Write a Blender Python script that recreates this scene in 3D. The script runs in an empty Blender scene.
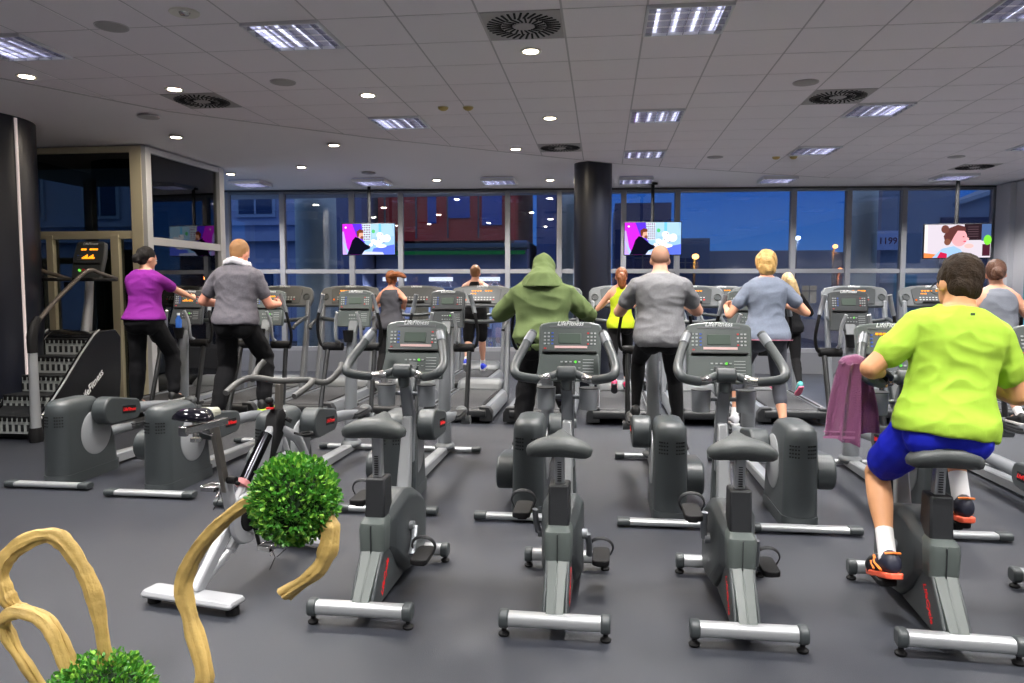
import bpy, bmesh, math, random
from math import sin, cos, pi, radians as R, sqrt, atan2
from mathutils import Vector, Matrix, noise
random.seed(7)
C = bpy.context.scene.collection
V = Vector

# ------------------------------------------------------------ materials
def lin(c):
    return tuple(((x/255)/12.92 if x/255 <= .04045 else ((x/255+.055)/1.055)**2.4) for x in c)
MATS = {}
def mat(name, rgb, rough=.5, metal=0., var=0., scale=8., bump=0., bscale=40., emit=None, estr=0., spec=.5, sheen=0.):
    if name in MATS: return MATS[name]
    m = bpy.data.materials.new(name); m.use_nodes = True
    nt = m.node_tree; b = nt.nodes['Principled BSDF']
    col = lin(rgb)
    b.inputs['Base Color'].default_value = (*col, 1)
    b.inputs['Roughness'].default_value = rough
    b.inputs['Metallic'].default_value = metal
    b.inputs['Specular IOR Level'].default_value = spec
    if sheen:
        b.inputs['Sheen Weight'].default_value = sheen
    tc = nt.nodes.new('ShaderNodeTexCoord')
    if var > 0:
        n = nt.nodes.new('ShaderNodeTexNoise'); n.inputs['Scale'].default_value = scale
        n.inputs['Detail'].default_value = 4
        r = nt.nodes.new('ShaderNodeValToRGB')
        r.color_ramp.elements[0].position = .3; r.color_ramp.elements[1].position = .7
        r.color_ramp.elements[0].color = (*[max(0, x*(1-var)) for x in col], 1)
        r.color_ramp.elements[1].color = (*[min(1, x*(1+var)) for x in col], 1)
        nt.links.new(tc.outputs['Object'], n.inputs['Vector'])
        nt.links.new(n.outputs['Fac'], r.inputs['Fac'])
        nt.links.new(r.outputs['Color'], b.inputs['Base Color'])
    if bump > 0:
        n2 = nt.nodes.new('ShaderNodeTexNoise'); n2.inputs['Scale'].default_value = bscale
        n2.inputs['Detail'].default_value = 5
        bp = nt.nodes.new('ShaderNodeBump'); bp.inputs['Strength'].default_value = bump
        bp.inputs['Distance'].default_value = .01
        nt.links.new(tc.outputs['Object'], n2.inputs['Vector'])
        nt.links.new(n2.outputs['Fac'], bp.inputs['Height'])
        nt.links.new(bp.outputs['Normal'], b.inputs['Normal'])
    if emit:
        b.inputs['Emission Color'].default_value = (*lin(emit), 1)
        b.inputs['Emission Strength'].default_value = estr
    MATS[name] = m
    return m

def glass_mat(name, tint=(200, 215, 225), refl=1.5, extra=.0):
    m = bpy.data.materials.new(name); m.use_nodes = True; nt = m.node_tree
    nt.nodes.remove(nt.nodes['Principled BSDF'])
    out = nt.nodes['Material Output']
    t = nt.nodes.new('ShaderNodeBsdfTransparent'); t.inputs[0].default_value = (*lin(tint), 1)
    g = nt.nodes.new('ShaderNodeBsdfGlossy'); g.inputs['Roughness'].default_value = .01
    f = nt.nodes.new('ShaderNodeFresnel'); f.inputs['IOR'].default_value = refl
    ad = nt.nodes.new('ShaderNodeMath'); ad.operation = 'ADD'; ad.inputs[1].default_value = extra
    mx = nt.nodes.new('ShaderNodeMixShader')
    nt.links.new(f.outputs[0], ad.inputs[0]); nt.links.new(ad.outputs[0], mx.inputs[0])
    nt.links.new(t.outputs[0], mx.inputs[1]); nt.links.new(g.outputs[0], mx.inputs[2])
    nt.links.new(mx.outputs[0], out.inputs[0])
    return m

def emis(name, rgb, strength):
    if name in MATS: return MATS[name]
    m = bpy.data.materials.new(name); m.use_nodes = True; nt = m.node_tree
    b = nt.nodes['Principled BSDF']
    b.inputs['Base Color'].default_value = (0, 0, 0, 1); b.inputs['Specular IOR Level'].default_value = 0
    b.inputs['Emission Color'].default_value = (*lin(rgb), 1)
    b.inputs['Emission Strength'].default_value = strength
    MATS[name] = m
    return m

GRAPH = mat('graphite plastic', (58, 63, 65), .42, bump=.12, bscale=250)
GREEN_G = mat('grey green plastic', (76, 83, 81), .45, bump=.1, bscale=250)
MIDG = mat('mid grey plastic', (96, 100, 103), .45, bump=.1, bscale=250)
DARK = mat('dark plastic', (32, 34, 37), .5, bump=.15, bscale=200)
BLACK = mat('black rubber', (15, 15, 17), .65, spec=.3, bump=.2, bscale=150)
SILV = mat('silver paint', (172, 175, 178), .34, .5, var=.05, scale=3)
SILVM = mat('satin grey paint', (128, 132, 137), .38, .35, var=.05, scale=3)
CHROME = mat('brushed steel', (205, 205, 205), .22, 1.)
WHITEP = mat('white grey paint', (150, 153, 156), .35, .15)
RED = mat('red lettering', (225, 30, 35), .5)
WHT = mat('white lettering', (225, 228, 230), .5)
CONS = mat('console grey', (82, 90, 88), .4, bump=.05, bscale=300)
CONSD = mat('console dark face', (62, 66, 68), .35)
LCD = mat('grey display glass', (92, 104, 96), .15)
AMBER = emis('amber display digits', (255, 150, 30), 2.2)
GREENL = emis('green start lamp', (120, 235, 90), 1.0)
BLUEB = mat('blue key', (60, 100, 200), .4)
KEY = mat('pale keys', (185, 190, 190), .4)
REDK = mat('red key', (210, 50, 50), .4)
PINK = mat('pink label strip', (225, 190, 188), .5)
SHELF = mat('black shelf groove', (12, 12, 13), .5)

# ------------------------------------------------------------ mesh builder
class MB:
    def __init__(s, M=None):
        s.v = []; s.f = []; s.mi = []; s.M = M or Matrix.Identity(4); s.cur = 0
    def add(s, vs, fs):
        o = len(s.v)
        s.v += [s.M @ V(p) for p in vs]
        s.f += [tuple(i+o for i in f) for f in fs]
        s.mi += [s.cur]*len(fs)
        return s
    def box(s, c, d, rot=None, taper=1.):
        x, y, z = d[0]/2, d[1]/2, d[2]/2
        q = [(-x, -y, -z), (x, -y, -z), (x, y, -z), (-x, y, -z), (-x*taper, -y*taper, z), (x*taper, -y*taper, z), (x*taper, y*taper, z), (-x*taper, y*taper, z)]
        if rot is not None:
            q = [rot @ V(p) for p in q]
        q = [V(p)+V(c) for p in q]
        return s.add(q, [(0, 3, 2, 1), (4, 5, 6, 7), (0, 1, 5, 4), (1, 2, 6, 5), (2, 3, 7, 6), (3, 0, 4, 7)])
    def bar(s, a, b, w, h, up=(0, 0, 1)):
        a, b = V(a), V(b); d = (b-a); L = d.length; d.normalize()
        x = d.cross(V(up))
        if x.length < 1e-4: x = d.cross(V((0, 1, 0)))
        x.normalize(); z = x.cross(d)
        Mx = Matrix((x, d, z)).transposed()
        return s.box((a+b)/2, (w, L, h), Mx)
    def prism(s, prof, x0, x1, axis='x', inset=0.):
        n = len(prof)
        cx = sum(p[0] for p in prof)/n; cy = sum(p[1] for p in prof)/n
        def P(p, t):
            return {'x': (t, p[0], p[1]), 'y': (p[0], t, p[1]), 'z': (p[0], p[1], t)}[axis]
        a = [P(p, x0) for p in prof]; b = [P(p, x1) for p in prof]
        fs = [(i, (i+1) % n, n+(i+1) % n, n+i) for i in range(n)]
        return s.add(a+b, fs+[tuple(range(n))[::-1], tuple(range(n, 2*n))])
    def tube(s, pts, r, n=10, caps=True, flat=1., closed=False):
        pts = [V(p) for p in pts]; m = len(pts)
        rs = r if isinstance(r, (list, tuple)) else [r]*m
        vs = []; fs = []; prev = None
        for i, p in enumerate(pts):
            if closed: t = pts[(i+1) % m]-pts[i-1]
            else: t = pts[min(i+1, m-1)]-pts[max(i-1, 0)]
            t.normalize()
            if prev is None:
                x = t.cross(V((0, 0, 1)))
                if x.length < .1: x = t.cross(V((0, 1, 0)))
                if x.length < .1: x = t.cross(V((1, 0, 0)))
            else:
                x = prev-t*prev.dot(t)
            x.normalize(); prev = x; y = t.cross(x)
            for k in range(n):
                a = 2*pi*k/n
                vs.append(p+x*cos(a)*rs[i]+y*sin(a)*rs[i]*flat)
        rng = m if closed else m-1
        for i in range(rng):
            j = (i+1) % m
            for k in range(n):
                k2 = (k+1) % n
                fs.append((i*n+k, i*n+k2, j*n+k2, j*n+k))
        if caps and not closed:
            fs.append(tuple(range(n))[::-1]); fs.append(tuple(range((m-1)*n, m*n)))
        return s.add(vs, fs)
    def lathe(s, prof, c=(0, 0, 0), n=24, axis='z', rot=None):
        vs = []; fs = []; m = len(prof)
        for (r, h) in prof:
            for k in range(n):
                a = 2*pi*k/n; p = (r*cos(a), r*sin(a), h)
                if axis == 'x': p = (p[2], p[0], p[1])
                if axis == 'y': p = (p[1], p[2], p[0])
                p = V(p)
                if rot is not None: p = rot @ p
                vs.append(p+V(c))
        for i in range(m-1):
            for k in range(n):
                k2 = (k+1) % n
                fs.append((i*n+k, i*n+k2, (i+1)*n+k2, (i+1)*n+k))
        if prof[0][0] > 1e-6: fs.append(tuple(range(n))[::-1])
        if prof[-1][0] > 1e-6: fs.append(tuple(range((m-1)*n, m*n)))
        return s.add(vs, fs)
    def cyl(s, c, r, h, axis='z', n=20, rot=None):
        return s.lathe([(r, -h/2), (r, h/2)], c, n, axis, rot)
    def loft(s, secs, caps=True):
        n = len(secs[0]); vs = [p for q in secs for p in q]; fs = []
        for i in range(len(secs)-1):
            for k in range(n):
                k2 = (k+1) % n
                fs.append((i*n+k, i*n+k2, (i+1)*n+k2, (i+1)*n+k))
        if caps:
            fs.append(tuple(range(n))[::-1]); fs.append(tuple(range((len(secs)-1)*n, len(secs)*n)))
        return s.add(vs, fs)
    def ell(s, c, r, n=20, m=14, rot=None):
        vs = []; fs = []
        for i in range(m+1):
            t = pi*i/m
            for k in range(n):
                a = 2*pi*k/n
                p = V((r[0]*sin(t)*cos(a), r[1]*sin(t)*sin(a), -r[2]*cos(t)))
                if rot is not None: p = rot @ p
                vs.append(p+V(c))
        for i in range(m):
            for k in range(n):
                k2 = (k+1) % n
                fs.append((i*n+k, i*n+k2, (i+1)*n+k2, (i+1)*n+k))
        return s.add(vs, fs)
    def quad(s, a, b, c, d): return s.add([a, b, c, d], [(0, 1, 2, 3)])
    def mesh(s, name, mats, smooth=35):
        me = bpy.data.meshes.new(name)
        bm = bmesh.new()
        vv = [bm.verts.new(p) for p in s.v]
        for f, mi in zip(s.f, s.mi):
            try:
                fc = bm.faces.new([vv[i] for i in f]); fc.material_index = mi
            except ValueError: pass
        bmesh.ops.remove_doubles(bm, verts=bm.verts, dist=1e-5)
        bmesh.ops.recalc_face_normals(bm, faces=bm.faces)
        bm.to_mesh(me); bm.free()
        for m in (mats if isinstance(mats, (list, tuple)) else [mats]): me.materials.append(m)
        if smooth:
            me.polygons.foreach_set('use_smooth', [True]*len(me.polygons))
            try: me.set_sharp_from_angle(angle=R(smooth))
            except Exception: pass
        return me
    def build(s, name, mats, parent=None, bevel=0., smooth=35, label=None, seg=2):
        me = s.mesh(name, mats, smooth)
        o = bpy.data.objects.new(name, me); C.objects.link(o)
        if parent is not None: o.parent = parent
        if bevel:
            b = o.modifiers.new('bevel', 'BEVEL'); b.width = bevel; b.segments = seg
            b.limit_method = 'ANGLE'; b.angle_limit = R(35)
        if label: o['label'] = label
        return o

def thing(name, label, cat, loc=(0, 0, 0), rz=0., group=None):
    o = bpy.data.objects.new(name, None); C.objects.link(o); o.empty_display_size = .1
    o.location = loc; o.rotation_euler = (0, 0, rz)
    o['label'] = label; o['category'] = cat
    if group: o['group'] = group
    return o
def tag(o, label, cat, group=None):
    o['label'] = label; o['category'] = cat
    if group: o['group'] = group
    return o
def struct(o, label=None):
    o['kind'] = 'structure'
    if label: o['label'] = label
    return o
def copytree(o, parent=None):
    c = o.copy(); C.objects.link(c)
    if parent is not None: c.parent = parent
    for ch in list(o.children): copytree(ch, c)
    return c
def spline(pts, k=6):
    P = [V(p) for p in pts]; out = []
    Q = [P[0]*2-P[1]]+P+[P[-1]*2-P[-2]]
    for i in range(1, len(Q)-2):
        for j in range(k):
            t = j/k; a, b, c, d = Q[i-1], Q[i], Q[i+1], Q[i+2]
            out.append(.5*((2*b)+(c-a)*t+(2*a-5*b+4*c-d)*t*t+(3*b-a-3*c+d)*t**3))
    out.append(P[-1]); return out
def lerp(a, b, t): return a+(b-a)*t
def rrect(w, h, r, n=5, cx=0., cy=0.):
    out = []
    for (sx, sy, a0) in ((1, 1, 0), (-1, 1, 90), (-1, -1, 180), (1, -1, 270)):
        for i in range(n+1):
            a = R(a0+90*i/n)
            out.append((cx+sx*(w/2-r)+r*cos(a), cy+sy*(h/2-r)+r*sin(a)))
    return out
def rx(a): return Matrix.Rotation(a, 4, 'X')
def ry(a): return Matrix.Rotation(a, 4, 'Y')
def rzm(a): return Matrix.Rotation(a, 4, 'Z')
def T(x, y, z): return Matrix.Translation((x, y, z))
TXT = {}
def text(s, size, m, parent, M, name='lettering', shear=0., depth=.0008, bold=0.):
    """real raised lettering; M places the text plane (x right, y up) centred at its origin"""
    key = (s, round(size, 4), shear, bold)
    if key not in TXT:
        cu = bpy.data.curves.new('lettering', 'FONT'); cu.body = s; cu.size = size
        cu.align_x = 'CENTER'; cu.align_y = 'CENTER'; cu.shear = shear; cu.extrude = depth; cu.offset = bold
        cu.resolution_u = 2
        to = bpy.data.objects.new('tmp_lettering', cu); C.objects.link(to)
        bpy.context.view_layer.update()
        me = bpy.data.meshes.new_from_object(to.evaluated_get(bpy.context.evaluated_depsgraph_get()))
        bpy.data.objects.remove(to)
        TXT[key] = me
    me = TXT[key].copy(); me.materials.clear(); me.materials.append(m)
    me.transform(M)
    o = bpy.data.objects.new(name, me); C.objects.link(o)
    if parent is not None: o.parent = parent
    return o
FACE_BACK = rx(pi/2)          # text readable when looking along +Y

# ------------------------------------------------------------ console shared by the machines
def console(parent, w, h, c, tilt, face=CONS, lit=False, label_strip=False, wings=0., name='console', two=True):
    """c centre, faces -Y, leaned back by tilt"""
    M = T(*c) @ rx(-tilt) @ FACE_BACK     # local: x right, y up, z toward rider
    hw = w/2
    out = [(-hw*.97, -h/2), (hw*.97, -h/2), (hw, h*.40)]
    out += [(hw*.93, h*.455), (hw*.6, h*.49), (0, h*.505), (-hw*.6, h*.49), (-hw*.93, h*.455), (-hw, h*.40)]
    m = MB(M); m.prism(out, -.055, 0., 'z')
    body = m.build(name, face, parent, bevel=.012)
    # lower plate
    m = MB(M); m.prism([(-hw*1.06, -h/2-.005), (hw*.98, -h/2-.005), (hw*.93, -.07*h), (-hw*.93, -.07*h)], 0., .012, 'z')
    m.build('lower_panel', face, body, bevel=.006)
    m = MB(M); m.box((0, h*.20, .002), (w*.36, h*.17, .008)); m.build('display', LCD, body, bevel=.003)
    m = MB(M); m.box((0, h*.40, .002), (w*.66, h*.035, .006)); m.build('brand_band', MIDG if face is CONS else CONSD, body)
    m = MB(M); m.box((0, -.035*h, .016), (w*.86, h*.03, .03)); m.build('reading_rack', SHELF, body, bevel=.003)
    k = MB(M)
    for i in range(3):
        for j in range(4):
            k.cur = 1 if (i == 0 and j in (0, 3)) else 0
            k.box((w*.29+i*w*.055, h*.29-j*h*.06, .003), (w*.03, h*.022, .007))
            k.cur = 2 if i == 2 else 0
            k.box((-w*.40+i*w*.06, h*.29-j*h*.06, .003), (w*.032, h*.022, .007))
    for i in range(5):
        k.cur = 0; k.box((-w*.12+i*w*.07, -h*.2, .015), (w*.035, h*.02, .007))
        k.box((-w*.12+i*w*.07, -h*.3, .015), (w*.035, h*.01, .007))
    for i in range(5): k.cur = 0; k.box((w*.3, -h*.16-i*h*.05, .013), (w*.17, h*.008, .004))
    k.cur = 1; k.box((-w*.39, h*.03, .003), (w*.04, h*.02, .007))
    k.build('keypad', [KEY, REDK, BLUEB], body)
    m = MB(M); m.cyl((w*.1, -h*.2, .016), .008, .01, 'z', 12); m.build('start_lamp', GREENL, body)
    if label_strip:
        m = MB(M); m.box((w*.02, h*.055, .003), (w*.52, h*.04, .006)); m.build('label_strip', PINK, body)
    if lit:
        d = MB(M)
        for i in range(7):
            d.box((-w*.16+i*w*.05, h*.17+(i % 3)*h*.01, .008), (w*.025, h*(.03+.02*(i % 3)), .004))
        for i in range(8): 
            if i != 3: d.box((-w*.2+i*w*.055, h*.31, .004), (w*.04, h*.03, .006))
        d.build('lit_digits', AMBER, body)
    text('LifeFitness', w*.10, WHT, body, M @ T(0, h*.452, .003), shear=.3, bold=.0004)
    return body

# ------------------------------------------------------------ upright bike
def make_bike(x, y, rz, label, lit=False, pedal_angle=20., crankflip=1, seat_z=.86):
    t = thing('exercise_bike', label, 'exercise bike', (x, y, 0), rz, 'upright exercise bikes in the front row')
    for nm, yy, hw, zz in (('rear_stabilizer', 0., .265, .085), ('front_stabilizer', .92, .25, .075)):
        m = MB(); m.prism(rrect(.075, .068, .026, 4, yy, zz), -hw+.02, hw-.02, 'x')
        b = m.build(nm, SILV, t, label='silver crossbar')
        for sx in (-1, 1):
            m = MB(); m.prism(rrect(.088, .082, .03, 4, yy, zz), sx*(hw-.045), sx*(hw+.003), 'x')
            m.build('end_cap', GRAPH, b, bevel=.01)
            m = MB(); m.lathe([(.024, 0), (.028, .012), (.02, .02), (.012, .024), (.012, .06)], (sx*(hw-.02), yy, 0), 14)
            m.build('levelling_foot', BLACK, b)
    # sloping leg: grey spine on top, dark flanks
    m = MB()
    secs = []
    for (yy, z0, z1, w) in ((-.005, .06, .115, .085), (.08, .055, .20, .09), (.19, .05, .315, .10), (.40, .045, .33, .10), (.75, .04, .18, .10), (.93, .045, .105, .09)):
        secs.append([(-w/2, yy, z0), (w/2, yy, z0), (w/2, yy, z1), (.004, yy, z1+.006), (0, yy, z1+.002), (-.004, yy, z1+.006), (-w/2, yy, z1)])
    m.loft(secs); fr = m.build('frame', GREEN_G, t, bevel=.003)
    for sx in (-1, 1):
        m = MB(); m.prism([(.01, .055), (.005, .10), (.08, .195), (.19, .31), (.30, .40), (.45, .40), (.90, .20), (.95, .05)], sx*.044, sx*.062, 'x'); fl = m.build('side_panel', GRAPH, t, bevel=.008)
        text('LifeCycle', .052, RED, fl, T(sx*.0635, .215, .17) @ rzm(sx*pi/2) @ rx(pi/2) @ rzm(sx*R(52)), shear=.3, bold=.0012)
    # rear block
    m = MB()
    secs = []
    for (zz, y0, w) in ((.275, .21, .10), (.30, .185, .135), (.42, .18, .142), (.455, .19, .135), (.475, .22, .11)):
        yc = (y0+.60)/2; secs.append([(px, py, zz) for px, py in rrect(w, .60-y0, .03, 4, 0, yc)])
    m.loft(secs); hb = m.build('housing', GREEN_G, t)
    m = MB(); m.box((0, .181, .375), (.004, .01, .15)); m.build('seam', DARK, hb)
    prof = [(.35, .40), (.37, .47), (.42, .525), (.50, .55), (.66, .52), (.90, .44), (1.02, .36), (1.06, .24), (1.03, .12), (.94, .05), (.66, .04), (.46, .12), (.37, .26)]
    secs = []
    for (yy, hw_, z0, z1) in ((.20, .055, .29, .455), (.28, .066, .27, .475), (.36, .088, .23, .505), (.44, .104, .15, .545), (.56, .108, .07, .555), (.74, .108, .04, .51), (.92, .102, .04, .43), (1.0, .09, .055, .37), (1.045, .07, .09, .32), (1.06, .045, .13, .27)):
        c_ = min(.045, (z1-z0)*.25)
        secs.append([(-hw_, yy, z0+c_), (-hw_+.03, yy, z0), (hw_-.03, yy, z0), (hw_, yy, z0+c_), (hw_, yy, z1-c_), (hw_-.035, yy, z1), (-hw_+.035, yy, z1), (-hw_, yy, z1-c_)])
    m = MB(); m.loft(secs); m.build('flywheel_shroud', GRAPH, t, bevel=.008, smooth=28)
    # crank and pedals
    ax = V((0, .56, .335))
    m = MB(); m.cyl(ax, .028, .27, 'x', 16); m.build('crank_axle', SILVM, t)
    for sx in (-1, 1):
        a = R(pedal_angle) if sx > 0 else R(pedal_angle)+pi
        d = V((0, cos(a), sin(a)))
        e = ax+V((sx*.145, 0, 0))+d*.17
        m = MB(); m.tube([ax+V((sx*.135, 0, 0)), ax+V((sx*.145, 0, 0))+d*.08, e], [.02, .017, .018], 10, flat=.6)
        cr = m.build('crank_arm', SILVM, t)
        p = e+V((sx*.065, 0, 0))
        m = MB(); m.prism(rrect(.095, .24, .03, 4, p.x, p.y), p.z-.018, p.z+.012, 'z'); m.box((p.x, p.y, p.z-.028), (.05, .12, .03))
        pd = m.build('pedal', BLACK, t, bevel=.005)
        m = MB(); m.tube(spline([(p.x-.052, p.y+.03, p.z), (p.x-.066, p.y+.02, p.z+.045), (p.x-.045, p.y+.01, p.z+.085), (p.x, p.y+.005, p.z+.10), (p.x+.045, p.y+.01, p.z+.085), (p.x+.066, p.y+.02, p.z+.045), (p.x+.052, p.y+.03, p.z)], 4), .011, 8, flat=.4)
        m.build('pedal_strap', DARK, pd)
    # seat post
    m = MB(); m.prism([(.245, .45), (.40, .45), (.39, .68), (.265, .68)], -.054, .054, 'x'); m.build('post_sleeve', DARK, t, bevel=.012)
    m = MB(); m.bar((0, .335, .55), (0, .31, seat_z-.03), .05, .055); sp = m.build('seat_post', SILV, t, bevel=.006, label='silver seat post with height marks')
    m = MB()
    for i in range(9): m.box((0, .289, .695+i*.012), (.02, .006, .005))
    m.build('height_marks', DARK, sp)
    m = MB(); m.cyl((0, .40, .64), .02, .05, 'y', 12); m.build('adjust_knob', BLACK, t)
    # saddle: wide rear wings, nose forward
    secs = []
    for (u, w, z0, z1, dip) in ((0, .10, .0, .03, .0), (.012, .25, -.012, .05, .004), (.04, .33, -.04, .062, .012), (.10, .34, -.042, .06, .02), (.15, .27, -.032, .052, .014), (.20, .17, -.026, .046, .006), (.25, .095, -.02, .042, 0), (.29, .065, -.014, .036, 0), (.305, .035, -.004, .02, 0)):
        ring = []
        for k in range(20):
            a = 2*pi*k/20; cx, sz = cos(a), sin(a)
            xx = (abs(cx)**.8)*(1 if cx > 0 else -1)*w/2
            zt = z1+.022*math.exp(-(xx/.03)**2)*min(1, u/.1)-dip*1.2*math.exp(-((abs(xx)-.0)/.012)**2)-.035*(abs(xx)/.16)**2 if sz > 0 else z0-.03*(abs(xx)/.16)**2
            zz = lerp((z0+z1)/2-.02*(abs(xx)/.16)**2, zt, abs(sz)**.7)
            ring.append((xx, .18+u, seat_z+zz))
        secs.append(ring)
    m = MB(); m.loft(secs); m.build('seat', mat('saddle vinyl', (70, 74, 74), .5, bump=.2, bscale=120), t, smooth=60)
    # stem
    m = MB(); m.loft([[(-w/2, yy-d/2, zz), (w/2, yy-d/2, zz), (w/2, yy+d/2, zz), (-w/2, yy+d/2, zz)] for yy, zz, w, d in ((.80, .40, .085, .07), (.88, .70, .066, .065), (.93, .90, .056, .062))])
    m.build('stem', SILV, t, bevel=.01, label='silver steering stem')
    m = MB(); m.loft([[(-w/2, yy-d/2, zz), (w/2, yy-d/2, zz), (w/2, yy+d/2, zz), (-w/2, yy+d/2, zz)] for yy, zz, w, d in ((.90, .62, .085, .05), (.96, .90, .075, .06), (.91, 1.02, .07, .06), (.85, 1.15, .062, .055))])
    m.build('upper_stem', SILVM, t, bevel=.01)
    m = MB(); m.loft([[(-w/2, yy-d/2, zz), (w/2, yy-d/2, zz), (w/2, yy+d/2, zz), (-w/2, yy+d/2, zz)] for yy, zz, w, d in ((.90, .38, .12, .10), (.97, .70, .085, .07), (.99, .90, .06, .05))])
    m.build('stem_shroud', GRAPH, t, bevel=.012)
    # handlebar
    cl = V((0, .82, 1.19))
    m = MB(); m.tube([cl+V((-.055, 0, 0)), cl+V((.055, 0, 0))], .042, 16); m.tube([cl+V((0, .01, .01)), cl+V((0, .03, -.10))], [.04, .032], 12)
    m.build('handlebar_clamp', GRAPH, t, bevel=.01)
    for sx in (-1, 1):
        pts = spline([cl+V((sx*.05, 0, 0)), (sx*.13, .76, 1.165), (sx*.205, .65, 1.18), (sx*.265, .60, 1.205), (sx*.28, .68, 1.25), (sx*.24, .82, 1.35), (sx*.205, .91, 1.42)], 6)
        m = MB(); m.tube(pts, [.021]+[.022+.004*min(1, i/8) for i in range(len(pts)-1)], 12)
        hb2 = m.build('handlebar', GRAPH, t, label='grey padded handlebar side')
        m = MB(); m.tube(pts[4:10], .0275, 12); m.build('pulse_sensor', CHROME, hb2)
        m = MB(); m.tube(pts[-6:-1], .0285, 12); m.build('grip_sensor', SILVM, hb2)
    # cup holders
    m = MB(); m.tube([(-.13, .92, 1.04), (.13, .92, 1.04)], .013, 10); m.build('cup_arm', SILVM, t)
    for sx in (-1, 1):
        m = MB(); m.lathe([(.001, -.065), (.051, -.065), (.057, .06), (.052, .06), (.047, -.05), (.001, -.05)], (sx*.125, .90, 1.035), 20)
        m.build('cup_holder', SILVM, t, label='grey cup holder')
        m = MB(); m.lathe([(.050, 0), (.058, .005), (.058, .009), (.049, .009)], (sx*.125, .90, 1.09), 20); m.build('cup_rim', DARK, t)
    m = MB(); m.bar((0, .95, 1.0), (0, 1.11, 1.25), .07, .05); m.build('console_neck', GRAPH, t, bevel=.01)
    console(t, .385, .375, (0, 1.10, 1.30), R(18), lit=lit, label_strip=not lit)
    return t

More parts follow.
